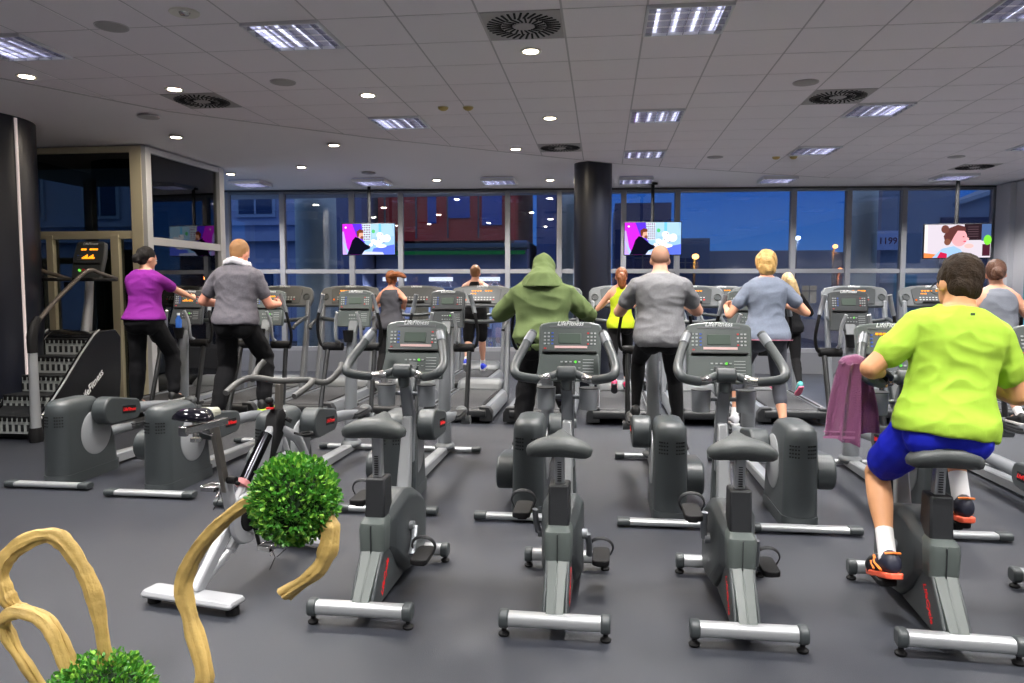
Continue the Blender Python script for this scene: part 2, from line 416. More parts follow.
# ------------------------------------------------------------ elliptical
PED0, PED1 = .28, .10
def make_elliptical(x, y, rz, label, phase, lit=False, face=CONS, grip_y=(2.0, 2.0), bottle=False):
    """phase = crank angle (deg) of the right pod, 90 = up; left pod is opposite. grip_y = y of left/right handle grips"""
    t = thing('elliptical_trainer', label, 'elliptical trainer', (x, y, 0), rz, 'elliptical trainers in the second row')
    for nm, yy, hw in (('rear_stabilizer', 0., .29), ('front_stabilizer', 2.12, .27)):
        m = MB(); m.prism(rrect(.085, .04, .016, 3, yy, .035), -hw, hw, 'x'); b = m.build(nm, SILV, t)
        for sx in (-1, 1):
            m = MB(); m.prism(rrect(.095, .05, .02, 3, yy, .036), sx*hw-(.09 if sx < 0 else 0), sx*hw+(.09 if sx > 0 else 0), 'x')
            m.build('end_cap', GRAPH, b, bevel=.006)
    # housing
    secs = []
    for (zz, y0, y1, w) in ((.03, .055, .80, .235), (.10, .045, .80, .24), (.30, .05, .78, .235), (.50, .055, .70, .232), (.62, .06, .62, .226), (.68, .07, .57, .215), (.71, .095, .53, .18), (.725, .14, .47, .12), (.73, .2, .40, .05)):
        secs.append([(px, py, zz) for px, py in rrect(w, y1-y0, min(w*.44, .10), 6, 0, (y0+y1)/2)])
    m = MB(); m.loft(secs); h = m.build('housing', GRAPH, t, smooth=50)
    m = MB(); m.loft([[(px, py, zz) for px, py in rrect(.25, .78, .1, 6, 0, .43)] for zz in (.0, .09)]); m.build('housing_foot', GRAPH, h)
    m = MB()
    for g in (-1, 1):
        for i in range(4):
            for j in range(4):
                a = g*R(10+i*11); rr_ = .10
                px, py = g*.015+rr_*sin(a), .058+rr_-rr_*cos(a)
                m.box((px, py, .59-j*.026), (.011, .008, .010), Matrix.Rotation(a, 3, 'Z'))
    m.build('vent_holes', BLACK, h)
    for sx in (-1, 1):
        m = MB(); m.lathe([(.001, .0), (.20, .0), (.20, .012), (.19, .018), (.001, .018)] if sx > 0 else [(.001, 0), (.20, 0), (.20, -.012), (.19, -.018), (.001, -.018)], (sx*.108, .46, .40), 36, 'x')
        m.build('side_disc', WHITEP, t, label='pale grey crank disc')
    # crank pods, pedal arms
    for sx in (1, -1):
        a = R(phase) if sx > 0 else R(phase)+pi
        c = V((sx*.195, .46+.17*cos(a), .42+.17*sin(a)))
        L = .34; foot = V((sx*.19, 1.62+.12*cos(a), PED0+PED1*(1+sin(a))))
        d = (foot-c); d.x = 0; d.normalize()
        up = V((1, 0, 0)).cross(d)
        prof = []
        for i in range(13):
            b2 = pi/2+pi*i/12; q = c+d*(cos(b2)*.125)+up*(sin(b2)*.125); prof.append((q.y, q.z))
        for i in range(7):
            b2 = -pi/2+pi*i/6; q = c+d*(L+cos(b2)*.07)+up*(sin(b2)*.095); prof.append((q.y, q.z))
        m = MB(); m.prism(prof, c.x-.068, c.x+.068, 'x'); pod = m.build('crank_cover', GRAPH, t, bevel=.016, seg=3)
        ang = atan2(d.z, d.y)
        for side in ((1,) if sx > 0 else (-1,)):
            q = c+d*.22
            m = MB(T(q.x+side*.069, q.y, q.z) @ rx(ang)); m.box((0, 0, 0), (.004, .19, .07)); m.build('logo_plate', BLACK, pod, bevel=.001)
            text('LifeFitness', .045, RED, pod, T(q.x+side*.072, q.y, q.z) @ rx(ang) @ rzm(side*pi/2) @ rx(pi/2), shear=.3, bold=.0012)
        e = c+d*(L+.05)
        m = MB(); m.tube([e, e+(foot-e)*.5, foot+V((0, .10, -.03))], [.055, .05, .04], 12); m.build('pedal_arm', SILVM, t)
        m = MB(); m.prism([(foot.x+px, foot.y-.02+py) for px, py in rrect(.15, .40, .05, 5)], foot.z, foot.z+.022, 'z')
        m.prism([(foot.x+px, foot.y-.02+py) for px, py in rrect(.165, .415, .055, 5)], foot.z-.025, foot.z+.001, 'z')
        pd = m.build('pedal', DARK, t, bevel=.004)
        # knuckle and swing arm
        k = V((sx*.25, 1.86+.12*cos(a), .36+.02*sin(a)))
        m = MB(); m.ell(foot+V((sx*.02, .2, 0)), (.06, .09, .05)); m.tube([foot+V((sx*.02, .18, 0)), k], .035, 10); m.cyl(k, .045, .09, 'x'); m.build('pedal_knuckle', MIDG, t)
        piv = V((sx*.25, 2.10, 1.08))
        m = MB(); m.tube([k, piv], .024, 12); m.build('lower_arm', DARK, t)
        m = MB(); m.cyl(piv+V((-sx*.055, 0, 0)), .043, .21, 'x'); m.build('arm_pivot', BLACK, t, bevel=.008)
        gy = grip_y[1] if sx > 0 else grip_y[0]
        pts = spline([piv+V((sx*.01, 0, 0)), (sx*.315, 2.10+.25*(gy-2.1), 1.10), (sx*.34, 2.1+.5*(gy-2.1), 1.22), (sx*.325, 2.08+.7*(gy-2.1), 1.38), (sx*.295, gy+.02, 1.50), (sx*.265, gy, 1.62)], 5)
        m = MB(); m.tube(pts, .0155, 10); ha = m.build('swing_handle', BLACK, t)
        m = MB(); m.tube(pts[-9:], .0215, 12); m.build('handle_grip', SILVM, ha)
        m = MB(); m.tube(spline([(sx*.13, 2.10, 1.12), (sx*.135, 2.02, 1.16), (sx*.13, 2.0, 1.32), (sx*.10, 1.97, 1.44)], 5), .017, 10); m.build('fixed_handle', SILV, t)
    # rail, mast
    m = MB(); m.loft([[(-.05, yy, z0), (.05, yy, z0), (.05, yy, z1-.012), (.038, yy, z1), (-.038, yy, z1), (-.05, yy, z1-.012)] for yy, z0, z1 in ((.78, .03, .12), (2.14, .02, .085))])
    m.build('floor_rail', SILV, t)
    m = MB(); m.tube([(0, 2.04, .07), (0, 2.06, .5), (0, 2.10, 1.0), (0, 2.13, 1.22)], [.075, .064, .056, .05], 16); m.build('mast', SILVM, t)
    m = MB(); m.ell((0, 2.05, .08), (.10, .15, .05)); m.build('mast_foot', MIDG, t)
    m = MB(); m.lathe([(.001, -.07), (.04, -.07), (.055, .04), (.058, .05), (.05, .05), (.045, .03), (.001, .0)], (-.02, 2.06, 1.20), 18); m.build('cup_holder', BLACK, t)
    if bottle:
        b = thing('water_bottle', 'small blue and clear water bottle in the cup holder beside the woman in purple', 'bottle', (x-.02, y+2.06, 1.215), 0)
        m = MB(); m.lathe([(.001, 0), (.032, 0), (.033, .12), (.014, .16), (.014, .17), (.001, .17)]); m.build('bottle_body', mat('blue bottle plastic', (60, 110, 200), .2), b)
        m = MB(); m.lathe([(.001, .17), (.016, .17), (.016, .195), (.001, .195)]); m.build('cap', mat('white cap', (220, 225, 230), .4), b)
    m = MB(); m.bar((0, 2.13, 1.2), (0, 2.24, 1.40), .10, .06); m.build('console_neck', MIDG, t, bevel=.01)
    console(t, .36, .39, (0, 2.22, 1.475), R(14), face=face, lit=lit)
    return t

# ------------------------------------------------------------ treadmill
def make_treadmill(x, y, rz, label, lit=False, back=False):
    t = thing('treadmill', label, 'treadmill', (x, y, 0), rz, 'treadmills in the far row' if back else 'treadmills in front of the column')
    m = MB(); m.box((0, 1.0, .13), (.60, 1.9, .11)); m.build('deck', DARK, t, bevel=.01)
    m = MB(); m.box((0, .95, .188), (.54, 1.80, .012)); m.cyl((0, .05, .165), .03, .54, 'x'); m.build('belt', mat('running belt', (46, 47, 50), .7, bump=.3, bscale=300), t)
    m = MB(); m.prism(rrect(.10, .10, .03, 3, .0, .13), -.37, .37, 'x'); m.build('rear_roller_cover', DARK, t, bevel=.008)
    for sx in (-1, 1):
        m = MB(); m.prism([(px, pz) for px, pz in [(sx*.29, .05), (sx*.44, .05), (sx*.44, .14), (sx*.40, .20), (sx*.29, .21)]], .06, 1.72, 'y')
        sr = m.build('side_rail', SILVM, t, bevel=.008)
        m = MB(); m.prism([(px, pz) for px, pz in [(sx*.285, .03), (sx*.45, .03), (sx*.45, .145), (sx*.405, .21), (sx*.285, .215)]], -.03, .08, 'y'); m.build('rail_end_cap', DARK, sr, bevel=.01)
        m = MB(); m.box((sx*.32, .9, .214), (.035, 1.5, .006)); m.build('grip_strip', BLACK, sr)
        # upright
        m = MB(); m.loft([[(sx*.41-w/2, yy-d/2, zz), (sx*.41+w/2, yy-d/2, zz), (sx*.41+w/2, yy+d/2, zz), (sx*.41-w/2, yy+d/2, zz)] for yy, zz, w, d in ((1.62, .05, .075, .16), (1.72, .5, .07, .13), (1.84, 1.0, .06, .11), (1.95, 1.50, .055, .10))])
        m.build('upright', SILVM, t, bevel=.015)
        # handrail
        m = MB(); m.tube(spline([(sx*.41, 1.90, 1.25), (sx*.415, 1.7, 1.22), (sx*.41, 1.42, 1.14), (sx*.40, 1.36, 1.09)], 5), .027, 12); m.build('handrail', GRAPH, t)
    secs = []
    for (yy, zt, w) in ((1.66, .215, .60), (1.72, .27, .66), (1.85, .33, .68), (2.05, .33, .66), (2.16, .26, .60), (2.18, .12, .56)):
        secs.append([(-w/2, yy, .04), (w/2, yy, .04), (w/2, yy, zt-.04), (w/2-.05, yy, zt), (-w/2+.05, yy, zt), (-w/2, yy, zt-.04)])
    m = MB(); m.loft(secs); m.build('motor_hood', MIDG, t, smooth=50, bevel=.008)
    # crossbar with central grip
    m = MB(); m.tube([(-.40, 1.86, 1.22), (-.12, 1.78, 1.19), (.12, 1.78, 1.19), (.40, 1.86, 1.22)], .03, 12); m.build('crossbar', GRAPH, t)
    # wide console: central hump and wings
    M = T(0, 1.97, 1.57) @ rx(-R(22)) @ FACE_BACK
    out = [(-.44, -.17), (.44, -.17), (.47, -.05), (.465, .07), (.42, .13), (.25, .165), (0, .175), (-.25, .165), (-.42, .13), (-.465, .07), (-.47, -.05)]
    m = MB(M); m.prism(out, -.07, 0., 'z'); cb = m.build('console', MIDG, t, bevel=.02, seg=3)
    m = MB(M); m.prism([(-.27, -.13), (.27, -.13), (.30, .10), (.22, .135), (-.22, .135), (-.30, .10)], 0., .01, 'z'); m.build('console_face', CONSD, cb, bevel=.004)
    for sx in (-1, 1):
        m = MB(M); m.lathe([(.001, 0), (.05, 0), (.055, .01), (.045, .014), (.04, .004), (.001, .004)], (sx*.375, -.02, 0), 20); m.build('cup_holder', GRAPH, cb)
    k = MB(M)
    for i in range(9):
        for j in range(2):
            k.cur = 1 if (i == 8 and j == 1) else 0; k.box((-.18+i*.045, -.03-j*.035, .011), (.024, .014, .006))
    k.build('keypad', [KEY, REDK], cb)
    m = MB(M); m.box((0, -.105, .02), (.30, .02, .04)); m.build('reading_rack', BLACK, cb)
    m = MB(M); m.cyl((-.24, -.07, .012), .013, .012, 'z', 12); m.build('stop_button', emis('orange lamp', (255, 120, 40), 1.2) if lit else REDK, cb)
    if lit:
        d = MB(M)
        for i in range(8):
            if i != 4: d.box((-.14+i*.04, .075, .011), (.03, .016, .004))
        for i in range(4): d.box((-.16+i*.022, .03, .011), (.014, .014+.005*(i % 2), .004))
        d.build('lit_digits', AMBER, cb)
    text('LifeFitness', .04, WHT, cb, M @ T(0, .15, .002), shear=.3, bold=.0008)
    return t
# ------------------------------------------------------------ people
def bake(mbs, name, m, parent, voxel, smooth_it=4, fold=0., fscale=8., fstretch=(1, 1, 1), seed=0, label=None, loft_round=60):
    """join closed shapes into one continuous surface"""
    me = mbs.mesh('tmp', m, 0)
    o = bpy.data.objects.new('tmp', me); C.objects.link(o)
    r = o.modifiers.new('r', 'REMESH'); r.mode = 'VOXEL'; r.voxel_size = voxel; r.use_smooth_shade = True
    if smooth_it:
        s_ = o.modifiers.new('s', 'SMOOTH'); s_.factor = .5; s_.iterations = smooth_it
    bpy.context.view_layer.update()
    me2 = bpy.data.meshes.new_from_object(o.evaluated_get(bpy.context.evaluated_depsgraph_get()))
    bpy.data.objects.remove(o)
    if fold > 0:
        sd = V((seed*7.3, seed*1.7, 3))
        cos_ = [v.co.copy() for v in me2.vertices]; nors = [v.normal.copy() for v in me2.vertices]; flat_ = []
        for co_, no_ in zip(cos_, nors):
            p = V((co_.x*fstretch[0], co_.y*fstretch[1], co_.z*fstretch[2]))*fscale+sd
            p += V((noise.noise(p*.5), noise.noise(p*.5+V((9, 2, 1))), 0))*.8
            n_ = 1-2*abs(noise.noise(p))
            flat_ += (co_+no_*(fold*(n_-.4)+fold*.35*noise.noise(p*2.3)))[:]
        me2.vertices.foreach_set('co', flat_)
    me2.polygons.foreach_set('use_smooth', [True]*len(me2.polygons))
    me2.name = name
    ob = bpy.data.objects.new(name, me2); C.objects.link(ob); ob.parent = parent
    if label: ob['label'] = label
    return ob

def ik(a, b, l1, l2, pole):
    a, b = V(a), V(b); d = b-a; L = min(d.length, (l1+l2)*.999); u = d.normalized()
    x = (l1*l1-l2*l2+L*L)/(2*L); h = sqrt(max(0, l1*l1-x*x))
    p = V(pole)-u*V(pole).dot(u); p.normalize()
    return a+u*x+p*h, a+u*L

PM = [(-.12, .10, .085, -.01), (-.07, .150, .108, -.012), (0, .168, .116, -.014), (.08, .158, .106, -.004), (.16, .148, .098, .0), (.24, .153, .102, 0), (.32, .168, .110, 0), (.38, .180, .112, -.002), (.43, .186, .105, -.004), (.47, .165, .090, -.006), (.505, .118, .076, -.004), (.54, .066, .060, .0), (.60, .057, .058, .006)]
PF = [(-.12, .10, .09, -.015), (-.07, .158, .118, -.020), (0, .175, .122, -.020), (.08, .152, .104, -.006), (.16, .128, .090, .0), (.24, .134, .094, .004), (.32, .148, .108, .008), (.38, .156, .106, .004), (.43, .158, .092, -.002), (.47, .142, .078, -.005), (.505, .092, .062, -.003), (.54, .054, .050, .0), (.60, .047, .048, .006)]
def prof(P, u):
    if u <= P[0][0]: return P[0][1:]
    for a, b in zip(P, P[1:]):
        if u <= b[0]:
            t = (u-a[0])/(b[0]-a[0]); return tuple(lerp(a[i], b[i], t) for i in (1, 2, 3))
    return P[-1][1:]

class Human:
    def __init__(s, name, label, loc, rz, H, pz, lean=(0, 0), tilt=0., sex='m', build=1., twist=0., skin=(205, 150, 120), hands=None, feet=None, head=(0, 0), elbows=None, knees=None, arms_scale=1., sw=None, legw=1., armw=1.):
        s.t = thing(name, label, 'person', loc, rz)
        s.s = H/1.75; s.P = PM if sex == 'm' else PF; s.sex = sex; s.bd = build; s.lean = lean; s.tilt = tilt; s.tw = twist
        s.pel = V((0, 0, pz)); s.sw = (sw or (.166 if sex == 'm' else .144))*s.s*build**.6
        s.skin = mat('skin %d %d %d' % skin, skin, .5, var=.04, scale=6, spec=.35)
        s.hd = head; s.legw = legw; s.armw = armw
        k = s.s
        s.sh = []; s.el = []; s.wr = []; s.hip = []; s.kn = []; s.an = []
        for i, sx in enumerate((-1, 1)):
            c, fr = s.spine(.418); x, f, u = fr
            a = c+x*(sx*s.sw)
            e, w = ik(a, hands[i]['w'], .295*k*arms_scale, .262*k*arms_scale, (elbows or ((-.5, -.4, -.9), (.5, -.4, -.9)))[i])
            s.sh.append(a); s.el.append(e); s.wr.append(w)
            c, (x, f, u) = s.spine(-.02)
            h = c+x*(sx*.092*k)
            e, w = ik(h, feet[i]['a'], .445*k, .43*k, (knees or ((-.1, 1, 0), (.1, 1, 0)))[i])
            s.hip.append(h); s.kn.append(e); s.an.append(w)
        s.hands = hands; s.feet = feet
        c, (x, f, u) = s.spine(.558); s.ntop = c
        s.Rh = (Matrix((x, f, u)).transposed() @ Matrix.Rotation(head[0], 3, 'Z') @ Matrix.Rotation(head[1], 3, 'X'))
        s.Rh = Matrix.Rotation(0, 3, 'Z') @ s.Rh
        s.hc = s.ntop+s.Rh @ V((0, .022*k, .085*k))
    def ang(s, u):
        t = max(0, min(1, u/.55)); return lerp(s.lean[0], s.lean[1], t)
    def spine(s, u):
        """point and frame (right, forward, up) at offset u"""
        k = s.s; p = V(s.pel); n = 8; du = u/n
        for i in range(n):
            a = s.ang((i+.5)*du); p += V((sin(s.tilt)*du*k, sin(a)*du*k, cos(a)*cos(s.tilt)*du*k))
        a = s.ang(u); tw = s.tw*max(0, min(1, u/.45))
        up = V((sin(s.tilt), sin(a), cos(a))).normalized(); x = V((cos(tw), sin(tw), 0)); x = (x-up*x.dot(up)).normalized(); f = up.cross(x)
        return p, (x, f, up)
    def ring(s, u, infl=0., n=28, sx=1., sy=1., flare=0.):
        rx_, ry_, yo = prof(s.P, u); k = s.s; c, (x, f, up) = s.spine(u)
        b = s.bd if u < .46 else lerp(s.bd, 1, min(1, (u-.46)/.06))
        rx_ = rx_*k*b*sx+infl; ry_ = ry_*k*b*sy+infl; out = []
        for i in range(n):
            a = 2*pi*i/n; ca, sa = cos(a), sin(a); e = .82
            out.append(c+f*(yo*k)+x*(rx_*abs(ca)**e*(1 if ca > 0 else -1))+f*(ry_*abs(sa)**e*(1 if sa > 0 else -1)))
        return out
    def torso(s, m, lo, hi, infl=0., step=.03, fn=None):
        us = []; u = lo
        while u < hi-.005: us.append(u); u += step
        us.append(hi)
        m.loft([s.ring(u, infl if fn is None else fn(u)[0], sx=1 if fn is None else fn(u)[1], sy=1 if fn is None or len(fn(u)) < 3 else fn(u)[2]) for u in us])
    def limb(s, m, a, b, rs, infl=0., t0=0., t1=1.):
        n = len(rs); pts = []; rr = []
        for i in range(9):
            t = lerp(t0, t1, i/8); q = t*(n-1); j = min(int(q), n-2); r = lerp(rs[j], rs[j+1], q-j)
            pts.append(a.lerp(b, t)); rr.append(r*s.s+infl)
        m.tube(pts, rr, 14)
        m.ell(pts[0], (rr[0]*.98,)*3, 12, 8); m.ell(pts[-1], (rr[-1]*.98,)*3, 12, 8)
    UA = (.056, .052, .047, .040); FA = (.042, .043, .036, .029, .026); TH = (.086, .084, .074, .060); CA = (.056, .060, .057, .045, .036, .034)
    def body(s, voxel=.008, ponytail=None):
        k = s.s; m = MB(); aw = s.armw*(1 if s.sex == 'm' else .84)*s.bd**.5; lw = s.legw*(1 if s.sex == 'm' else .96)
        s.torso(m, -.12, .60)
        c, (x, f, u) = s.spine(-.03)
        for i, sx in enumerate((-1, 1)):
            m.ell(c+x*(sx*.075*k)-f*(.045*k)-u*(.03*k), (.088*k*s.bd, .085*k, .095*k), 14, 10)
            m.ell(s.sh[i], (.058*k*aw,)*3, 14, 10)
            n0 = s.spine(.50)[0]+s.spine(.5)[1][0]*(sx*.04*k)
            m.tube([n0, n0.lerp(s.sh[i], .5)+V((0, 0, .004*k)), s.sh[i]], [.046*k, .052*k, .052*k*aw], 12)
            s.limb(m, s.sh[i], s.el[i], [r*aw for r in s.UA]); s.limb(m, s.el[i], s.wr[i], [r*aw for r in s.FA])
            s.limb(m, s.hip[i], s.kn[i], [r*lw for r in s.TH]); s.limb(m, s.kn[i], s.an[i], [r*lw for r in s.CA])
            # calf muscle bulge at the back
            d = (s.an[i]-s.kn[i]).normalized(); bk = V((0, -1, 0)); bk = (bk-d*bk.dot(d)).normalized()
            m.ell(s.kn[i].lerp(s.an[i], .30)+bk*.018*k, (.045*k*lw, .045*k*lw, .10*k), 12, 8, d.to_track_quat('Z', 'Y').to_matrix())
            s.hand(m, i)
            fd = V(s.feet[i].get('d', (0, 1, 0))).normalized(); q = fd.to_track_quat('Y', 'Z').to_matrix()
            m.ell(s.an[i]+q @ V((0, .05, -.045))*k, (.034*k, .10*k, .03*k), 12, 8, q); m.ell(s.an[i]+q @ V((0, -.01, -.03))*k, (.032*k, .045*k, .04*k), 10, 8, q)
        # neck and head
        R_ = s.Rh; h = s.hc
        m.tube([s.spine(.50)[0], s.spine(.57)[0], h+R_ @ V((0, -.02, -.03))*k], [.066*k if s.sex == 'm' else .052*k, .061*k if s.sex == 'm' else .049*k, .060*k if s.sex == 'm' else .048*k], 14)
        m.ell(h+R_ @ V((0, -.012, .022))*k, (.078*k, .098*k, .098*k), 22, 16, R_)
        m.ell(h+R_ @ V((0, .018, -.035))*k, (.058*k, .068*k, .078*k), 18, 12, R_)
        m.ell(h+R_ @ V((0, .052, -.082))*k, (.032*k, .026*k, .024*k), 12, 8, R_)
        m.ell(h+R_ @ V((0, .092, -.022))*k, (.013*k, .018*k, .024*k), 12, 8, R_)   # nose
        m.ell(h+R_ @ V((0, .080, .018))*k, (.045*k, .012*k, .012*k), 12, 8, R_)    # brow
        m.ell(h+R_ @ V((0, .078, -.056))*k, (.022*k, .010*k, .009*k), 12, 8, R_)   # lips
        for sx in (-1, 1):
            m.ell(h+R_ @ V((sx*.077, -.006, -.012))*k, (.010*k, .019*k, .031*k), 10, 8, R_ @ Matrix.Rotation(sx*-.35, 3, 'Z'))
        b = bake(m, 'body', s.skin, s.t, voxel, 3)
        e = MB()
        for sx in (-1, 1): e.ell(h+R_ @ V((sx*.030, .080, -.002))*k, (.011*k, .009*k, .008*k), 10, 8, R_)
        e.build('eyes', mat('eye white', (210, 205, 200), .3), b)
        return b
    def hand(s, m, i, infl=0., fingers=True, tips=1.):
        k = s.s*(1. if s.sex == 'm' else .9); h = s.hands[i]; sx = (-1, 1)[i]
        w = s.wr[i]; d = V(h.get('d', (0, 1, 0))); d.normalize(); n = V(h.get('n', (0, 0, -1))); n = (n-d*n.dot(d)).normalized()   # palm normal
        x = d.cross(n).normalized(); cu = h.get('curl', 55)
        th = x if x.dot(V(h.get('thumb', (-sx, 0, 0)))) > 0 else -x
        q = Matrix((x, d, n)).transposed()
        m.ell(w+d*.045*k, (.040*k+infl, .055*k+infl, .018*k+infl), 14, 10, q)
        m.tube([w-d*.01*k, w+d*.03*k], [.027*k+infl, .026*k+infl], 10)
        L = (.038, .043, .040, .031)
        for j in range(4):
            off = (1.5-j)*.0195*k; p = w+d*.085*k+th*off; ang = 0; dirv = d
            ln = L[j]*k; pts = [p-d*.015*k, p]
            for seg in range(3):
                ang += R(cu*(1, 1.1, .8)[seg]); dirv = (d*cos(ang)+n*sin(ang)); p = p+dirv*ln*(1, .72, .55)[seg]*tips; pts.append(p)
            m.tube(pts, [.0095*k+infl, .0095*k+infl, .009*k+infl, .0085*k+infl, .007*k+infl], 8)
            m.ell(pts[-1], (.007*k+infl,)*3, 8, 6)
        p = w+d*.02*k+th*.028*k; td = (d*.7+th*.6+n*.5).normalized(); p2 = p+td*.04*k; td2 = (d*.8+n*.7-th*.1).normalized(); p3 = p2+td2*.035*k*tips
        m.tube([p-td*.015*k, p, p2, p3], [.013*k+infl, .0125*k+infl, .011*k+infl, .008*k+infl], 8); m.ell(p3, (.008*k+infl,)*3, 8, 6)
    def tee(s, m_, name='shirt', sleeve=.55, lo=-.07, infl=.014, hang=.012, fold=.006, voxel=.009, tank=0, seed=1, label=None, hi=.522):
        k = s.s; m = MB(); aw = s.armw*(1 if s.sex == 'm' else .84)*s.bd**.5
        def fn(u):
            ex = infl+(hang*max(0, (.25-u)/.3) if u < .25 else 0)
            if tank == 0: return (ex, 1)
            tt = max(0, min(1, (u-.33)/.10)); return (ex, lerp(1, .60 if tank == 1 else .80, tt), 1+.02*tt)
        s.torso(m, lo, hi if not tank else .50, fn=fn)
        if sleeve > 0:
            for i, sx in enumerate((-1, 1)):
                n0 = s.spine(.485)[0]+s.spine(.48)[1][0]*(sx*.05*k)
                m.tube([n0, n0.lerp(s.sh[i], .5)+V((0, 0, .003*k)), s.sh[i]], [.045*k+infl, .052*k+infl, .054*k*aw+infl], 14)
                if sleeve <= 1: s.limb(m, s.sh[i], s.el[i], [r*aw for r in s.UA], infl+.003, 0, sleeve)
                else:
                    s.limb(m, s.sh[i], s.el[i], [r*aw for r in s.UA], infl+.010); s.limb(m, s.el[i], s.wr[i], [r*aw for r in s.FA], infl+.004, 0, sleeve-1)
        return bake(m, name, m_, s.t, voxel, 5, fold, 7., (1, 1, 1.5), seed, label)
    def pants(s, m_, name='trousers', length=1.9, hi=.09, infl=.012, loose=.0, fold=.005, voxel=.010, seed=2, label=None):
        k = s.s; m = MB(); lw = s.legw*(1 if s.sex == 'm' else .96)
        s.torso(m, -.125, hi, infl)
        c, (x, f, u) = s.spine(-.03)
        for i, sx in enumerate((-1, 1)):
            m.ell(c+x*(sx*.075*k)-f*(.045*k)-u*(.03*k), (.088*k*s.bd+infl, .085*k+infl, .095*k+infl), 14, 10)
            s.limb(m, s.hip[i], s.kn[i], [(r+loose*.5*j/3)*lw for j, r in enumerate(s.TH)], infl, 0, min(1, length))
            if length > 1: s.limb(m, s.kn[i], s.an[i], [(r*(1 if j < 3 else 1)+loose*(.6+.4*j/5))*lw for j, r in enumerate(s.CA)], infl, 0, length-1)
        return bake(m, name, m_, s.t, voxel, 4, fold, 6., (1, 1, 1.3), seed, label)
    def shoes(s, upper, sole, sock=None, accent=None, hi=0.):
        k = s.s*(1. if s.sex == 'm' else .92)
        for i, sx in enumerate((-1, 1)):
            fd = V(s.feet[i].get('d', (0, 1, 0))).normalized(); q = fd.to_track_quat('Y', 'Z').to_matrix(); a = s.an[i]
            def sec(y, w, z0, z1, cx=0.):
                return [a+q @ (V((cx*sx+w*cos(2*pi*j/14), y, (z0+z1)/2+(z1-z0)/2*sin(2*pi*j/14)))*k) for j in range(14)]
            m = MB(); m.loft([sec(-.075, .018, -.07, -.03), sec(-.068, .034, -.08, .01), (sec(-.03, .042, -.085, .025)), sec(.03, .044, -.085, .005), sec(.09, .048, -.085, -.028), sec(.14, .048, -.085, -.042, -.004), sec(.18, .036, -.085, -.052, -.006), sec(.197, .015, -.08, -.062, -.008)])
            sh = m.build('shoe', upper, s.t, smooth=60)
            m = MB(); m.loft([[a+q @ (V((sx*cx+w*px, y, z))*k) for px, z in ((-1, -.078), (1, -.078), (.95, -.105), (-.95, -.105))] for y, w, cx in ((-.082, .025, 0), (-.06, .042, 0), (.02, .042, .0), (.10, .052, -.002), (.16, .048, -.005), (.205, .018, -.008))])
            m.build('sole', sole, sh, bevel=.006)
            if accent:
                m = MB()
                for sy in (-1, 1):
                    m.tube([a+q @ (V((sy*.042, -.02, -.07))*k), a+q @ (V((sy*.044, .04, -.04))*k), a+q @ (V((sy*.030, .075, -.01))*k)], .007, 6)
                    m.tube([a+q @ (V((sy*.046, .05, -.07))*k), a+q @ (V((sy*.042, .09, -.035))*k)], .006, 6)
                m.tube([a+q @ (V((-.035, -.06, .008))*k), a+q @ (V((0, -.075, .012))*k), a+q @ (V((.035, -.06, .008))*k)], .006, 6)
                m.build('stripe', accent, sh)
            if sock:
                d = (s.kn[i]-a).normalized(); m = MB(); m.tube([a-d*.03*k, a+d*(.045+hi)*k, a+d*(.075+hi)*k], [.040*k, .040*k, .041*k], 14); m.build('sock', sock, s.t)
    def hair(s, m_, kind='short', seed=0, blow=None):
        k = s.s; R_ = s.Rh; h = s.hc; m = MB()
        def E(c, r): m.ell(h+R_ @ V(c)*k, tuple(q*k for q in r), 22, 16, R_)
        vox = .007; fold = .004
        if kind == 'buzz': E((0, -.024, .030), (.0785, .094, .096)); fold = .001
        if kind == 'short': E((0, -.026, .035), (.085, .100, .100)); E((0, -.045, -.01), (.069, .066, .07))
        if kind == 'thick': E((0, -.026, .040), (.088, .104, .106)); E((0, -.048, -.015), (.078, .070, .078)); fold = .006
        if kind == 'pixie': E((0, -.026, .034), (.096, .106, .110)); E((0, -.050, -.025), (.082, .070, .088)); E((0, .03, .07), (.07, .06, .045)); fold = .007
        if kind in ('bun', 'pony', 'fly'):
            E((0, -.024, .034), (.084, .101, .101)); E((0, -.045, -.005), (.068, .066, .07))
        if kind == 'bun': E((0, -.125, -.005), (.045, .040, .042)); E((.02, -.12, -.03), (.03, .03, .03)); E((-.02, -.12, -.028), (.03, .03, .03)); fold = .006
        if kind in ('pony', 'fly'):
            pts = [h+R_ @ V((0, -.09, .035))*k]+[h+V(p)*k for p in blow]
            n = len(pts); pts = spline(pts, 5); N = len(pts)
            m.tube(pts, [k*.036*(.55+1.1*sin(pi*min(1, (i/(N-1))*.9+.08))**.8) for i in range(N)], 12, flat=.7)
            fold = .007
        o = bake(m, 'hair', m_, s.t, vox, 2, fold, 22., (1, 1, .45) if kind != 'fly' else (.5, 1, 1), seed+3)
        return o

def H(x, y, z, **k): return dict(w=(x, y, z), **k)
def F(x, y, z, **k): return dict(a=(x, y, z), **k)
CL = lambda n, rgb, **k: mat(n, rgb, k.pop('rough', .85), sheen=.0, spec=.2, bump=.25, bscale=k.pop('bs', 300), **k)
def ell_feet(ey, phase, root_y, s):
    """ankles on the pedals of an elliptical; left, right"""
    out = []
    for sx in (-1, 1):
        a = R(phase) if sx > 0 else R(phase)+pi
        z = PED0+PED1*(1+sin(a)); y = ey+1.60+.12*cos(a)
        out.append((sx*.19, y-root_y-.05, z+.022+.105*s))
    return out

